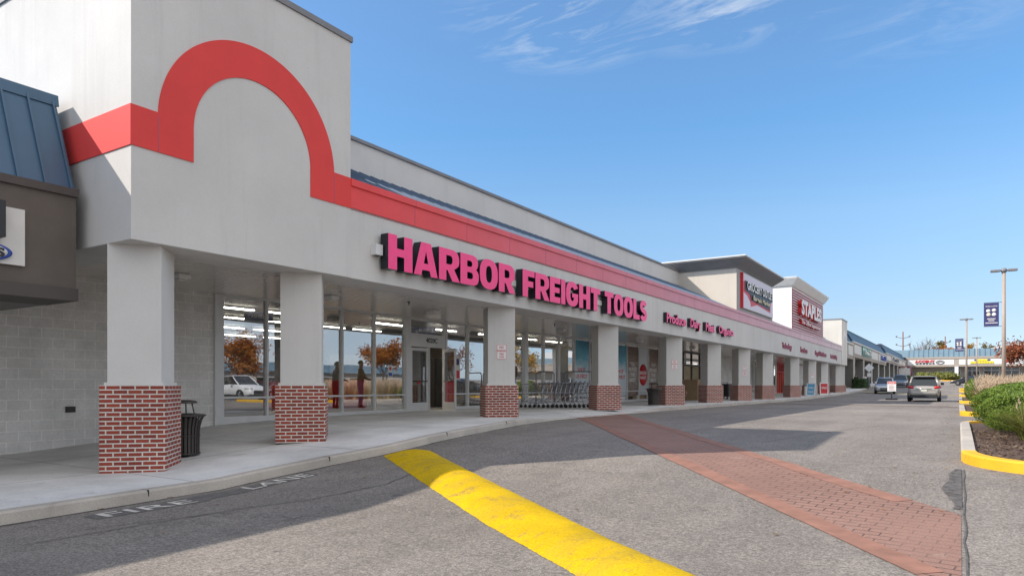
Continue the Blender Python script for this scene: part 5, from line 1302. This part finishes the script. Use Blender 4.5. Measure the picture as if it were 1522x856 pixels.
# utility poles
def upole(x, y, h, label, steel=False):
    T = thing('utility_pole', label, 'utility pole', (x, y, 2.5)); b = MB(); b.tube([(x, y, 2), (x, y, 2.5 + h)], .26 if steel else .2, 8, r1=.18 if steel else .16); b.build('pole', 'pole_brown', T)
    for k in range(3 if steel else 1):
        z = 2.5 + h - 2.2 - 2.6 * k
        b = MB(); b.tube([(x - 2 if steel else x - 1.4, y, z + .5), (x, y, z), (x + 2 if steel else x + 1.4, y, z + .5)], .10, 5); co = b.build('crossarm', 'trim_grey', T)
        for s_ in (-1, 1): b = MB(); b.lathe([(.14, 0), (.3, .1), (.14, .25), (.3, .4), (.14, .55)], (x + s_ * (1.9 if steel else 1.3), y, z + .4), 8); b.build('insulator', 'trim_grey', co)
MAT['pole_brown'] = mat('pole_brown', (.20, .11, .085), .9, noise=.1)
upole(-15.4, 262, 16.6, 'tall brown power pole with three insulator arms behind the mansard shops', True)
upole(-3.6, 262, 14.6, 'wooden pole with short crossarm among autumn tree tops')

# ------------------------------------------------------------------ street lamps with banners
MAT['lamp_pole'] = mat('lamp_pole', (.36, .29, .24), .6, noise=.06)
def lamp(x, y, h, hw, label, banner=None):
    z = gz(y) + .1; T = thing('car_park_lamp', label, 'street lamp', (x, y, z))
    b = MB(); b.tube([(x, y, z), (x, y, z + h)], .115, 12, r1=.09); b.build('pole', 'lamp_pole', T)
    b = MB(); b.lathe([(.26, 0), (.28, .05), (.28, .55), (.24, .62), (0, .62)], (x, y, z), 20); b.build('concrete_foot', 'kerb', T)
    for s_ in (-1, 1):
        b = MB(); b.box(x + s_ * .18, x + s_ * hw, y - .19, y + .19, z + h - .06, z + h + .06); hd_ = b.build('lamp_head', 'trim_grey', T, bevel=.03)
        b = MB(); b.box(x + s_ * .28, x + s_ * (hw - .08), y - .13, y + .13, z + h - .075, z + h - .06); b.build('lens', 'off_white', hd_)
    b = MB(); b.lathe([(.13, -.12), (.17, .0), (.12, .12), (0, .16)], (x, y, z + h), 14); b.box(x - .2, x + .2, y - .04, y + .04, z + h - .03, z + h + .03); b.build('hub', 'trim_grey', T)
    if banner:
        bz, bh, bw, off_, lab = banner
        B = thing('pole_banner', lab, 'banner', (x, y, bz)); x1 = x - off_; x0 = x1 - bw
        c = MB(); c.box(x0, x1, y - .012, y + .012, bz, bz + bh); c.build('cloth', 'navy', B)
        for zz in (bz - .02, bz + bh + .02): c = MB(); c.tube([(x0, y, zz), (x, y, zz)], .014, 6); c.build('arm', 'dark_metal', B)
        put_text('lettering', B, 'WELCOME', (x0 + .1 * bw, y - .013, bz + bh * .83), .8 * bw, .055 * bh, FY, .002, .01, ('off_white',))
        for (u, v, m) in ((.30, .66, 'off_white'), (.68, .68, 'off_white'), (.32, .50, 'cream'), (.68, .50, 'white')):
            c = MB(); c.lathe([(0, 0), (.15 * bw, 0), (.15 * bw, .003), (0, .003)], n=20, axis='x'); c.v = [(x0 + u * bw + v_[1], y - .013 - v_[0], bz + v * bh + v_[2] * .9) for v_ in c.v]; c.build('picture', m, B)
        put_text('lettering', B, 'The Shops', (x0 + .2 * bw, y - .013, bz + bh * .27), .6 * bw, .07 * bh, FY, .002, .01, ('off_white',)) if False else None
        for (u, v, w_) in ((.22, .30, .56), (.30, .22, .4), (.1, .12, .82)):
            c = MB(); c.box(x0 + u * bw, x0 + (u + w_) * bw, y - .016, y - .012, bz + v * bh, bz + v * bh + .035 * bh); c.build('text_line', 'off_white', B)
lamp(2.25, 50.3, 7.75, .66, 'nearest tan car park lamp pole in the straw grasses', (5.02, 1.38, .74, .24, 'larger navy banner with pale round pictures on the nearest lamp pole'))
lamp(.78, 98.2, 8.2, .68, 'second car park lamp pole beyond the yellow kerb ends', (5.55, 1.45, .82, .3, 'smaller distant navy banner on the second lamp pole'))
lamp(2.95, 162, 7.9, .75, 'thin farthest car park lamp pole in front of the far row')
# ------------------------------------------------------------------ cars
def car_paint(name, c, metal=.5): return mat(name, c, .32, metal, coat=.6)
for nm, c, mt in (('paint_brown_grey', (.40, .37, .33), .45), ('paint_silver', (.42, .43, .44), .6), ('paint_steel', (.17, .19, .215), .6), ('paint_white', (.72, .72, .71), 0), ('paint_dark', (.012, .014, .022), .3), ('paint_red', (.28, .015, .015), .3)): MAT[nm] = car_paint(nm, c, mt)
MAT['tail_red'] = mat('tail_red', (.50, .01, .015), .2); MAT['head_clear'] = mat('head_clear', (.70, .70, .66), .12, .2); MAT['amber'] = mat('amber', (.7, .22, .02), .3)
MAT['rim'] = mat('rim', (.36, .36, .37), .35, .8); MAT['plate_w'] = mat('plate_white', (.62, .62, .52), .5); MAT['clad'] = mat('cladding', (.022, .022, .023), .6)
def car(label, paint, x, y, rz, L=4.6, W=1.84, H=1.68, kind='suv', group=None):
    T = thing('parked_car' if group else 'car', label, 'car', (0, 0, 0), group=group)
    k = L / 4.6; w2 = W / 2; h = H / 1.68; lo = kind == 'sedan'
    # lower body loft; +u is forward
    st = [(-2.30, .80, .46, .80), (-2.24, .93, .34, .98), (-2.0, .97, .27, 1.06 if not lo else .98), (-1.2, 1.0, .24, 1.06 if not lo else .95), (0, 1.0, .23, 1.04 if not lo else .93), (.95, .99, .24, 1.04 if not lo else .92), (1.35, .98, .25, 1.01 if not lo else .86), (1.9, .95, .28, .93 if not lo else .78), (2.2, .86, .32, .78 if not lo else .66), (2.30, .70, .40, .62)]
    b = MB(); rings = []
    for u, hw, zb, zt in st:
        hw *= w2; zt *= h; zm = zb + (zt - zb) * .5; r = []
        for (v, z) in ((0, zb), (hw * .86, zb), (hw * .96, zb + .10), (hw, zm), (hw * .985, zt - .10), (hw * .90, zt - .01), (hw * .55, zt + .025), (0, zt + .035)): r.append((v, z))
        full = r + [(-v, z) for v, z in r[-2:0:-1]]
        k0 = len(b.v); b.v += [(u * k, v, z) for v, z in full]; rings.append((k0, len(full)))
    for (A, n_), (B, _) in zip(rings, rings[1:]):
        for q in range(n_): w_ = (q + 1) % n_; b.f.append((A + q, A + w_, B + w_, B + q)); b.mi.append(0); b.sm.append(True)
    b.f.append(tuple(rings[0][0] + q for q in reversed(range(n_)))); b.f.append(tuple(rings[-1][0] + q for q in range(n_))); b.mi += [0, 0]; b.sm += [False, False]
    body = b.build('body', paint); body.parent = T
    bm = bmesh.new(); bm.from_mesh(body.data); bmesh.ops.recalc_face_normals(bm, faces=bm.faces[:]); bm.to_mesh(body.data); bm.free()
    # greenhouse
    zb = 1.02 * h if not lo else .90 * h; zt = H - .07
    if lo: bot = (-1.85, 1.25); top = (-1.0, .30)
    else: bot = (-2.18, 1.22); top = (-1.88, .28)
    wb, wt = w2 * .90, w2 * .70
    def gp(u, s_, t): # u 0 rear..1 front, t 0 bottom..1 top
        u0 = bot[0] + (bot[1] - bot[0]) * u; u1 = top[0] + (top[1] - top[0]) * u
        return Vector(((u0 + (u1 - u0) * t) * k, s_ * (wb + (wt - wb) * t), zb + (zt - zb) * t))
    g_ = MB()
    P = [[gp(u, s_, t) for (u, s_) in ((0, -1), (1, -1), (1, 1), (0, 1))] for t in (0, 1)]
    for nm, (i, j) in (('side_window', (0, 1)), ('windscreen', (1, 2)), ('side_window', (2, 3)), ('rear_window', (3, 0))):
        q = MB(); q.face([P[0][i], P[0][j], P[1][j], P[1][i]]); o = q.build(nm, 'car_glass'); o.parent = T
    r_ = MB(); c0 = [gp(0, -1, 1), gp(1, -1, 1), gp(1, 1, 1), gp(0, 1, 1)]; up = Vector((0, 0, .07)); cen = sum(c0, Vector()) / 4
    mid = [p + (p - cen) * .02 + up * .25 for p in c0]; c1 = [cen + (p - cen) * .82 + up for p in c0]
    for i in range(4): j = (i + 1) % 4; r_.face([c0[i], c0[j], mid[j], mid[i]], smooth=True); r_.face([mid[i], mid[j], c1[j], c1[i]], smooth=True)
    r_.face(c1); r_.face([c0[3], c0[2], c0[1], c0[0]]); ro_ = r_.build('roof', paint); ro_.parent = T
    for s_ in (-1, 1):
        for u, rr, m in ((0, .07, paint), (1, .045, paint), (.30, .035, 'clad') if not lo else (.32, .035, 'clad'), (.62, .03, 'clad')):
            q = MB(); q.tube([gp(u, s_, -.04), gp(u, s_, 1.0)], rr, 6); o = q.build('pillar', m); o.parent = T
        if not lo: q = MB(); q.tube([gp(.05, s_ * .95, 1.06), gp(.95, s_ * .95, 1.06)], .022, 6); o = q.build('roof_rail', 'clad'); o.parent = T
        q = MB(); m_ = Vector((bot[1] * k - .45, s_ * (w2 + .10), zb + .08)); q.box(m_.x - .06, m_.x + .06, m_.y - .10, m_.y + .10, m_.z - .02, m_.z + .14); o = q.build('mirror', paint if lo else 'clad', bevel=.03); o.parent = T
        # wheels and arches
        for uw in (-1.36, 1.40):
            rw = .345 if not lo else .325
            q = MB(); a = [(uw * k + (rw + .075) * math.cos(R(t)), s_ * (w2 * .93), .30 + (rw + .075) * math.sin(R(t))) for t in range(-10, 191, 15)]; a2 = [(p_[0], s_ * (w2 * 1.004), p_[2]) for p_ in a]
            q.face(a2 if s_ < 0 else a2[::-1])
            for i in range(len(a) - 1): q.face([a[i], a[i + 1], a2[i + 1], a2[i]])
            o = q.build('wheel_arch', 'clad'); o.parent = T
            q = MB(); cy_ = s_ * (w2 - .10); prof = [(rw - .12, -.10), (rw - .02, -.11), (rw, -.08), (rw, .08), (rw - .02, .11), (rw - .12, .10)]
            rg = []
            for r0, d_ in prof:
                k0 = len(q.v); rg.append(k0); q.v += [(uw * k + r0 * math.cos(t), cy_ + d_ * s_ + .015 * s_, rw + r0 * math.sin(t)) for t in [2 * math.pi * z / 20 for z in range(20)]]
            for A, B in zip(rg, rg[1:]):
                for z in range(20): w_ = (z + 1) % 20; q.f.append((A + z, A + w_, B + w_, B + z)); q.mi.append(0); q.sm.append(True)
            wo_ = q.build('wheel', 'rubber'); wo_.parent = T
            q = MB(); yy = cy_ + s_ * .10
            q.face([(uw * k + (rw - .11) * math.cos(t), yy, rw + (rw - .11) * math.sin(t)) for t in [2 * math.pi * z / 20 * (1 if s_ < 0 else -1) for z in range(20)]])
            for z in range(5):
                a_ = 2 * math.pi * z / 5; c_, s2 = math.cos(a_), math.sin(a_); q.tube([(uw * k, yy + s_ * .015, rw), (uw * k + (rw - .12) * c_, yy + s_ * .015, rw + (rw - .12) * s2)], .03, 5)
            o = q.build('rim', 'rim'); o.parent = wo_
        # lamps
        q = MB(); zz = .92 * h if not lo else .80 * h
        q.tube([(-2.27 * k, s_ * w2 * .62, zz), (-2.23 * k, s_ * w2 * .86, zz + .02), (-2.0 * k, s_ * w2 * .975, zz + .04)], .085 if not lo else .07, 8); o = q.build('tail_light', 'tail_red'); o.parent = T
        q = MB(); zz = .74 * h if not lo else .62 * h
        q.tube([(2.24 * k, s_ * w2 * .56, zz - .02), (2.14 * k, s_ * w2 * .80, zz + .02), (1.92 * k, s_ * w2 * .93, zz + .06)], .075, 8); o = q.build('headlight', 'head_clear'); o.parent = T
        q = MB(); q.tube([(2.25 * k, s_ * w2 * .66, .44), (2.22 * k, s_ * w2 * .78, .44)], .055, 8); o = q.build('fog_light', 'head_clear'); o.parent = T
        q = MB(); q.box(-1.3 * k, 1.3 * k, s_ * (w2 * .99), s_ * (w2 * 1.005), .24, .36); o = q.build('sill', 'clad'); o.parent = T
        for ud in (-.45, .62): q = MB(); q.box(ud * k - .1, ud * k + .1, s_ * w2, s_ * (w2 + .03), .86 * h, .89 * h); o = q.build('door_handle', 'chrome' if paint != 'paint_dark' else 'clad'); o.parent = T
    q = MB(); q.ext([(2.27 * k, .40), (2.335 * k, .40), (2.32 * k, .62), (2.22 * k, .68)], -w2 * .44, w2 * .44); o = q.build('grille', 'clad'); o.parent = T
    q = MB(); q.box(2.30 * k, 2.345 * k, -w2 * .5, w2 * .5, .50, .525); o = q.build('grille_bar', 'chrome'); o.parent = T
    q = MB(); q.box(2.0 * k, 2.32 * k, -w2 * .80, w2 * .80, .24, .36); o = q.build('bumper', 'clad', bevel=.03); o.parent = T
    q = MB(); q.box(-2.34 * k, -2.0 * k, -w2 * .86, w2 * .86, .28, .47); o = q.build('bumper', 'clad', bevel=.04); o.parent = T
    q = MB(); q.box(-2.36 * k, -2.30 * k, -w2 * .72, w2 * .72, .53, .66); o = q.build('rear_trim', paint, bevel=.03); o.parent = T
    q = MB(); q.box(-2.335 * k, -2.29 * k, -.17, .17, .68 * h, .80 * h); o = q.build('licence_plate', 'plate_w'); o.parent = T
    q = MB(); q.tube([(-2.315 * k, -w2 * .45, .84 * h), (-2.315 * k, w2 * .45, .84 * h)], .022, 6); o = q.build('chrome_strip', 'chrome'); o.parent = T
    if not lo: q = MB(); q.box((top[0] - .22) * k, (top[0] + .1) * k, -w2 * .64, w2 * .64, H - .06, H - .02); o = q.build('spoiler', paint, bevel=.015); o.parent = T
    # pitch with the slope of the ground
    fy = math.sin(rz); sl = math.atan2(gz(y + 1.3) - gz(y - 1.3), 2.6)
    T.location = (x, y, gz(y) + .004); T.rotation_euler = (0, -sl * (1 if fy > 0 else -1), rz); return T
car('brown grey car seen from behind driving away down the lane', 'paint_brown_grey', -1.95, 55.0, R(91), 4.65, 1.86, 1.70)
car('silver car with its front toward the camera near the left kerb', 'paint_silver', -6.5, 82.5, R(-86), 4.55, 1.84, 1.66)
car('steel grey oncoming car behind the silver one', 'paint_steel', -6.7, 108.5, R(-88), 4.6, 1.86, 1.72)
car('black low car side on crossing behind the yellow kerb ends', 'paint_dark', 1.4, 117, R(176), 4.8, 1.84, 1.42, 'sedan')
G = 'cars parked in the rows of the car park'
for x, y, p, kd, rz, lab in ((6.6, 76.5, 'paint_white', 'suv', 182, 'white car parked behind the straw grasses by the nearest lamp'), (9.2, 92, 'paint_silver', 'suv', 178, 'silver car parked under the rust red tree'), (6.2, 86, 'paint_white', 'sedan', 181, 'white low car parked left of the rust red tree'),
        (12.5, 36, 'paint_silver', 'sedan', 180, 'silver low car mirrored in the second storefront pane'), (12.3, 31, 'paint_white', 'suv', 181, 'white car mirrored in the leftmost storefront pane'), (19.5, 40, 'paint_dark', 'suv', 0, 'dark car mirrored behind the silver low car'),
        (13, 44.8, 'paint_white', 'sedan', 180, 'white low car mirrored left of the shop door'), (12.6, 41.9, 'paint_red', 'sedan', 179, 'red low car mirrored near the second column'), (13, 55, 'paint_white', 'suv', 180, 'white car mirrored right of the shop door'), (13, 58, 'paint_steel', 'suv', 180, 'steel grey car mirrored by the third column'), (20, 62, 'paint_silver', 'suv', 0, 'silver car mirrored beyond the third column')):
    car(lab, p, x, y, R(rz), 4.6, 1.84, 1.44 if kd == 'sedan' else 1.70, kd, G)

# ------------------------------------------------------------------ people
MAT['skin'] = mat('skin', (.36, .20, .13), .6); MAT['hair'] = mat('hair', (.02, .014, .01), .7); MAT['jeans'] = mat('jeans', (.12, .20, .33), .8, noise=.2, nscale=20); MAT['dark_cloth'] = mat('dark_cloth', (.022, .02, .022), .85)
MAT['brown_cloth'] = mat('brown_cloth', (.075, .045, .032), .85); MAT['white_cloth'] = mat('white_cloth', (.62, .62, .62), .85); MAT['navy_cloth'] = mat('navy_cloth', (.025, .035, .06), .85)
def person(label, x, y, rz, top='dark_cloth', legs='jeans', stride=.0, lean=0, h=1.76, z=None, arms='down', cap=True, side=1):
    z = gz(y) + .142 if z is None else z; T = thing('person', label, 'person', (x, y, z)); s = h / 1.76
    J, E, RD, TG = [], [], [], []
    def add(p, r, parent=None, tg=0):
        J.append(Vector(p)); RD.append(r)
        if parent is not None: E.append((parent, len(J) - 1)); TG.append(tg)
        return len(J) - 1
    pel = add((0, 0, .94), .125); sp = add((.02 + lean * .3, 0, 1.16), .125, pel, 1); chn = add((.03 + lean * .7, 0, 1.36), .14, sp, 1); nk = add((.02 + lean, 0, 1.50), .058, chn, 3); 
    hb = add((.03 + lean * 1.1, 0, 1.60), .078, nk, 3); hm_ = add((.035 + lean * 1.15, 0, 1.68), .092, hb, 3); ht = add((.02 + lean * 1.15, 0, 1.74), .07, hm_, 3)
    nose = add((.125 + lean * 1.15, 0, 1.635), .018, hb, 3)
    for sd in (-1, 1):
        sh = add((.02 + lean * .8, .19 * sd, 1.42), .062, chn, 1)
        fw = (.22 if arms == 'fwd' else .10 * -sd * (1 if stride else .4))
        el = add((.02 + lean * .8 + fw * .5, .235 * sd, 1.14), .047, sh, 1)
        if arms == 'fwd': wr = add((.28 + lean, .17 * sd, 1.10), .032, el, 1)
        else: wr = add((.06 + lean * .8 + fw, .245 * sd, .90), .032, el, 1)
        d_ = (J[wr] - J[el]).normalized(); pm = add(J[wr] + d_ * .07, .034, wr, 3)
        lat = Vector((d_.z, 0, -d_.x)).normalized() if abs(d_.z) > .3 else Vector((0, 0, 1))
        for q in range(4): f1 = add(J[pm] + d_ * (.045 + .006 * (q in (1, 2))) + lat * (.024 * (q - 1.5) * .75), .0095, pm, 3); add(J[f1] + d_ * .035 + Vector((.012, -.008 * sd, 0)), .008, f1, 3)
        th = add(J[wr] + d_ * .05 + lat * -.045, .010, pm, 3)
        hp = add((0, .095 * sd, .90), .095, pel, 2); k_ = stride * sd
        kn = add((k_ * .28 + .04, .10 * sd, .50), .062, hp, 2); an = add((k_ * .55 - (.08 if k_ < 0 else 0), .10 * sd, .09 + (.05 if k_ < 0 else 0)), .042, kn, 2)
        hl = add((k_ * .55 - .04 - (.08 if k_ < 0 else 0), .10 * sd, .04 + (.05 if k_ < 0 else 0)), .04, an, 4); to = add((k_ * .55 + .17 - (.08 if k_ < 0 else 0), .11 * sd, .035), .035, an, 4)
    me = bpy.data.meshes.new('body'); me.from_pydata([tuple(j * s) for j in J], E, []); ob = bpy.data.objects.new('body', me); COL.objects.link(ob)
    md = ob.modifiers.new('s', 'SKIN'); ob.data.skin_vertices[0]
    for i, v in enumerate(me.skin_vertices[0].data): v.radius = (RD[i] * s * (.82 if i in (1, 2) else 1), RD[i] * s * (1.15 if i in (1, 2) else 1)); v.use_root = (i == 0)
    sb_ = ob.modifiers.new('d', 'SUBSURF'); sb_.levels = 2; sb_.render_levels = 2
    dg = bpy.context.evaluated_depsgraph_get(); dg.update(); m2 = bpy.data.meshes.new_from_object(ob.evaluated_get(dg)); bpy.data.objects.remove(ob)
    m2.materials.clear()
    for m in (top, top, legs, 'skin', 'dark_cloth'): m2.materials.append(MAT[m])
    segs = [(J[a] * s, J[b] * s, TG[i]) for i, (a, b) in enumerate(E)]
    for p in m2.polygons:
        c = p.center; best = (9, 0)
        for a, b, t in segs:
            ab = b - a; u = max(0, min(1, (c - a).dot(ab) / max(1e-9, ab.length_squared))); dd = (c - (a + ab * u)).length
            if dd < best[0]: best = (dd, t)
        t = best[1]
        if t == 3 and c.z > 1.38 * s and c.z < 1.49 * s and abs(c.y) > .07: t = 1
        if c.z < .99 * s and t == 1 and abs(c.y) < .17: t = 2
        p.material_index = t; p.use_smooth = True
    bo_ = bpy.data.objects.new('body', m2); COL.objects.link(bo_); bo_.parent = T
    q = MB(); cx_, cz_ = (.022 + lean * 1.15) * s, 1.68 * s
    for i in range(7):
        for j in range(14):
            def pt(i, j): a = math.pi / 2 * i / 7 * 1.15; b_ = 2 * math.pi * j / 14; return (cx_ + .108 * s * math.cos(a - .1) * math.cos(b_) - .012, .098 * s * math.cos(a - .1) * math.sin(b_), cz_ + .115 * s * math.sin(a - .25 * (1 - math.cos(b_)) * .5))
            q.face([pt(i, j), pt(i, j + 1), pt(i + 1, j + 1), pt(i + 1, j)], smooth=True)
    o = q.build('hair', 'hair'); o.parent = T
    T.rotation_euler = (0, 0, rz); return T
person('man in brown jacket and blue jeans behind the third column, mirrored in the middle panes', -12.0, 18.65, R(150), 'brown_cloth', 'jeans', arms='fwd')
person('person in navy top and dark trousers mirrored in the pane beside the second column', -11.65, 17.75, R(100), 'navy_cloth', 'dark_cloth', lean=.05, arms='fwd', h=1.7)
person('person in dark clothes walking on the far sidewalk under the mansard shops', -11.1, 99.2, R(80), 'dark_cloth', 'dark_cloth', stride=.7)
person('person in white top walking just right of the dark dressed walker', -10.5, 103.2, R(95), 'white_cloth', 'dark_cloth', stride=.6, h=1.68)
person('person in dark coat half hidden behind the second arch tower', -12.45, 93.5, R(200), 'navy_cloth', 'dark_cloth')

# ------------------------------------------------------------------ things on the sidewalk and in the lane
def aframe(x, y, rz, mt, words, label):
    z = gz(y) + .142; T = thing('sandwich_board', label, 'sandwich board', (0, 0, 0)); w, h, t, d_ = .68, 1.08, .03, .24
    for s_ in (-1, 1):
        q = MB(); P = [(-w / 2, s_ * d_, 0), (w / 2, s_ * d_, 0), (w / 2, s_ * .03, h), (-w / 2, s_ * .03, h)]; n_ = Vector((0, s_ * h, d_)).normalized() * t
        A = [Vector(p) for p in P]; B = [a + n_ for a in A]; q.face(B if s_ < 0 else B[::-1]); q.face(A[::-1] if s_ < 0 else A)
        for i in range(4): j = (i + 1) % 4; q.face([A[i], A[j], B[j], B[i]])
        o = q.build('panel', 'white'); o.parent = T
        q = MB(); C_ = [B[0].lerp(B[2], .12), B[1].lerp(B[3], .12), B[2].lerp(B[0], .08), B[3].lerp(B[1], .08)]; q.face([c + n_ * .1 for c in (C_ if s_ < 0 else C_[::-1])]); o = q.build('poster', mt); o.parent = T
    Mx = Matrix.Translation((0, -d_ - t - .006, 0)) @ Matrix.Rotation(-math.atan2(d_ - .03, h), 4, 'X') @ FY
    for s2, ly, lw, lh in words:
        me = text_mesh(s2, lw, lh, .003, .02, ('white',)); me.transform(Matrix.Translation((-lw / 2, ly, 0))); link_mesh('lettering', me, None, Mx).parent = T
    for s_ in (-1, 1): q = MB(); q.box(s_ * w * .3 - .05, s_ * w * .3 + .05, -.06, .06, h - .005, h + .07); o = q.build('handle', 'white'); o.parent = T
    T.location = (x, y, z); T.rotation_euler = (0, 0, rz)
MAT['pale_blue'] = mat('pale_blue_print', (.10, .38, .62), .5)
aframe(-9.98, 60.3, R(-12), 'pale_blue', (('OPEN', .62, .42, .16), ('SALE', .30, .42, .18)), 'white sandwich board with light blue poster standing on the sidewalk edge')
aframe(-9.98, 66.4, R(14), 'red', (('SALE', .55, .42, .2),), 'white sandwich board with red poster standing just past the blue one')
for i, (x, y) in enumerate(((-10.95, 60.4), (-10.75, 62.2))):
    z = gz(y) + .14; T = thing('smokers_post', ('left' if i == 0 else 'right') + ' one of the pair of pale posts with dark caps by the far columns', 'post', (x, y, z))
    b = MB(); b.lathe([(.17, 0), (.17, .03), (.13, .05), (.13, .80), (.12, .84), (0, .84)], (x, y, z), 18); b.build('body', 'off_white', T); b = MB(); b.lathe([(.135, .78), (.15, .80), (.15, .90), (.10, .95), (0, .95)], (x, y, z), 18); b.build('cap', 'trim_grey', T)
# black wheeled cage of returned goods by the block wall
z = gz(39.5) + .14; T = thing('black_cart_cage', 'black covered trolley standing between two columns in front of the block wall', 'trolley', (-12.9, 46.2, z))
b = MB(); b.box(-13.35, -12.45, 45.2, 46.9, z + .16, z + 1.0); b.build('cover', 'black', T, bevel=.06)
b = MB(); b.tube([(-13.3, 45.15, z + .3), (-13.3, 45.15, z + 1.08), (-12.5, 45.15, z + 1.08), (-12.5, 45.15, z + .3)], .02, 6); b.build('handle', 'dark_metal', T)
for u, v in ((-13.2, 45.4), (-12.6, 45.4), (-13.2, 46.7), (-12.6, 46.7)): b = MB(); b.lathe([(.08, -.03), (.08, .03)], (u, v, z + .08), 12, axis='x'); b.build('wheel', 'rubber', T)
# weighted stop sign stand in the lane
T = thing('lane_sign', 'small red and white sign board on a black weighted base in the lane', 'sign', (-4.1, 57.6, gz(57.6)))
z = gz(57.6); b = MB(); b.box(-4.48, -3.72, 57.3, 57.9, z, z + .12); b.build('base', 'black', T, bevel=.03)
b = MB(); b.tube([(-4.1, 57.6, z + .1), (-4.1, 57.6, z + .72)], .03, 8); b.build('post', 'dark_metal', T)
b = MB(); b.box(-4.38, -3.82, 57.55, 57.57, z + .62, z + 1.34); b.build('board', 'white', T)
b = MB(); b.box(-4.36, -3.84, 57.545, 57.549, z + 1.16, z + 1.32); b.build('red_strip', 'red', T)
put_text('lettering', T, 'STOP', (-4.30, 57.544, z + 1.19), .40, .10, FY, .002, .02, ('white',))
for k in range(4): b = MB(); b.box(-4.28, -3.92 - .06 * (k % 2), 57.545, 57.549, z + .72 + .1 * k, z + .75 + .1 * k); b.build('text_line', 'dull_red', T)
# diamond warning sign from behind
z = gz(100.8); T = thing('diamond_sign', 'pale back of a diamond road sign on a post by the mansard shops', 'sign', (-9.75, 100.8, z))
b = MB(); b.box(-9.78, -9.72, 100.77, 100.83, z, z + 3.3); b.build('post', 'alu', T)
b = MB(); P = [(-9.75 + u, v) for u, v in ((0, -.58), (.58, 0), (0, .58), (-.58, 0))]; b.face([(p[0], 100.74, z + 2.72 + p[1]) for p in P]); b.face([(p[0], 100.75, z + 2.72 + p[1]) for p in P][::-1]); b.build('plate', 'white', T)
b = MB(); b.box(-9.98, -9.52, 100.74, 100.76, z + 1.55, z + 2.05); b.build('lower_plate', 'white', T)
# pink framed kiosk sign far left of the cross row
z = gz(190); T = thing('pink_framed_board', 'small board with pink rounded frame near the far corner', 'sign board', (-11.2, 190, z))
b = MB(); b.box(-12.0, -9.6, 189.9, 190, z + .2, z + 2.4); b.build('board', 'off_white', T); b = MB(); b.tube([(-12.2, 189.85, z), (-12.2, 189.85, z + 2.3), (-11.8, 189.85, z + 2.75), (-9.8, 189.85, z + 2.75), (-9.4, 189.85, z + 2.3), (-9.4, 189.85, z)], .14, 6); b.build('frame', 'maroon', T)
# goods outside the grocery doors
random.seed(21)
T = thing('goods_bin', 'tall brown cardboard goods bin with orange disc by the grocery doors', 'display bin', (-13.6, 38.6, .6))
z = gz(39) + .14; b = MB(); b.box(-14.1, -13.2, 41.2, 42.2, z, z + 1.25); b.build('box', 'cardboard', T); b = MB(); b.lathe([(0, 0), (.24, 0), (.24, .01), (0, .01)], n=24, axis='x'); b.v = [(v[0] - 13.198, v[1] + 41.7, v[2] + z + .8) for v in b.v]; b.build('disc', 'orange', T)
MAT['mum'] = leaf_mat('mum_flowers', (.45, .40, .42), (.55, .25, .10), (.10, .14, .03))
for i, (x, y) in enumerate(((-13.4, 35.6), (-13.9, 36.2), (-13.2, 36.9), (-13.8, 37.7), (-13.3, 38.6), (-13.8, 39.6))):
    z = gz(y) + .14; T = thing('potted_flowers', 'round potted autumn flowers in the cluster by the grocery doors', 'potted plant', (x, y, z), group='potted flowers by the grocery doors')
    b = MB(); b.lathe([(.13, 0), (.19, .25), (.17, .25), (.0, .22)], (x, y, z), 14); b.build('pot', 'clad', T)
    vs, fs = leaf_cloud(260, lambda: ((lambda d_: (Vector((d_.x * .32, d_.y * .32, .42 + d_.z * .24)), d_))(Vector((random.gauss(0, 1), random.gauss(0, 1), random.gauss(0, 1))).normalized())), .07); mesh_obj('flowers', vs, fs, 'mum', T)
# tool shop fittings seen through the glass
for i, (x, y, w, m, lab) in enumerate(((-19.6, 18.3, 1.3, 'red', 'red tool chest display left of the open door'), (-18.8, 13.0, 1.2, 'trim_grey', 'grey checkout counter behind the second pane'), (-17.3, 20.9, .9, 'dark_metal', 'dark rack right of the open door'), (-21.5, 16.5, 2.2, 'red', 'long red tool chest deeper inside the shop'), (-23, 21.5, 2.2, 'interior_wall', 'tan shelf unit deep behind the door'))):
    T = thing('shop_display', lab, 'shop display', (x, y, .645)); hh = (1.05, .95, 1.9, 1.0, 2.2)[i]
    b = MB(); b.box(x - .35, x + .35, y, y + w, .66, .645 + hh); b.build('carcass', m, T, bevel=.01)
    for k in range(4): zz = .74 + (hh - .2) * k / 4; b = MB(); b.box(x + .35, x + .375, y + .04, y + w - .04, zz, zz + (hh - .2) / 4 - .04); b.build('drawer', m if i != 4 else 'cardboard', T)
MAT['shelf_mix'] = mat('shelf_mix', (.14, .11, .09), .7, noise=.8, nscale=4)
for x in (-24, -30): b = MB(); b.box(x - .4, x + .4, 11.4, 23.6, .65, 2.7); tag(b.build('stock_shelves', 'shelf_mix'), ('front' if x == -24 else 'rear') + ' run of dim stocked shelves inside the tool shop', 'shelves')
for x in (-19, -23): b = MB(); b.box(x - .4, x + .4, 26, 42, .65, 2.2); tag(b.build('stock_shelves', 'shelf_mix'), ('front' if x == -19 else 'rear') + ' run of dim stocked shelves inside the grocery', 'shelves')
for y, m, lab in ((61.2, 'red', 'red display panel inside the far office store window'), (74.0, 'red', 'red display inside the far office store doorway')):
    T = thing('shop_display', lab, 'shop display', (-15.9, y, .6)); b = MB(); b.box(-16.4, -15.9, y, y + 1.6, .62, 2.3); b.build('panel', m, T); b = MB(); b.box(-15.9, -15.87, y + .1, y + 1.5, 1.5, 1.75); b.build('stripe', 'yellow_sign', T)
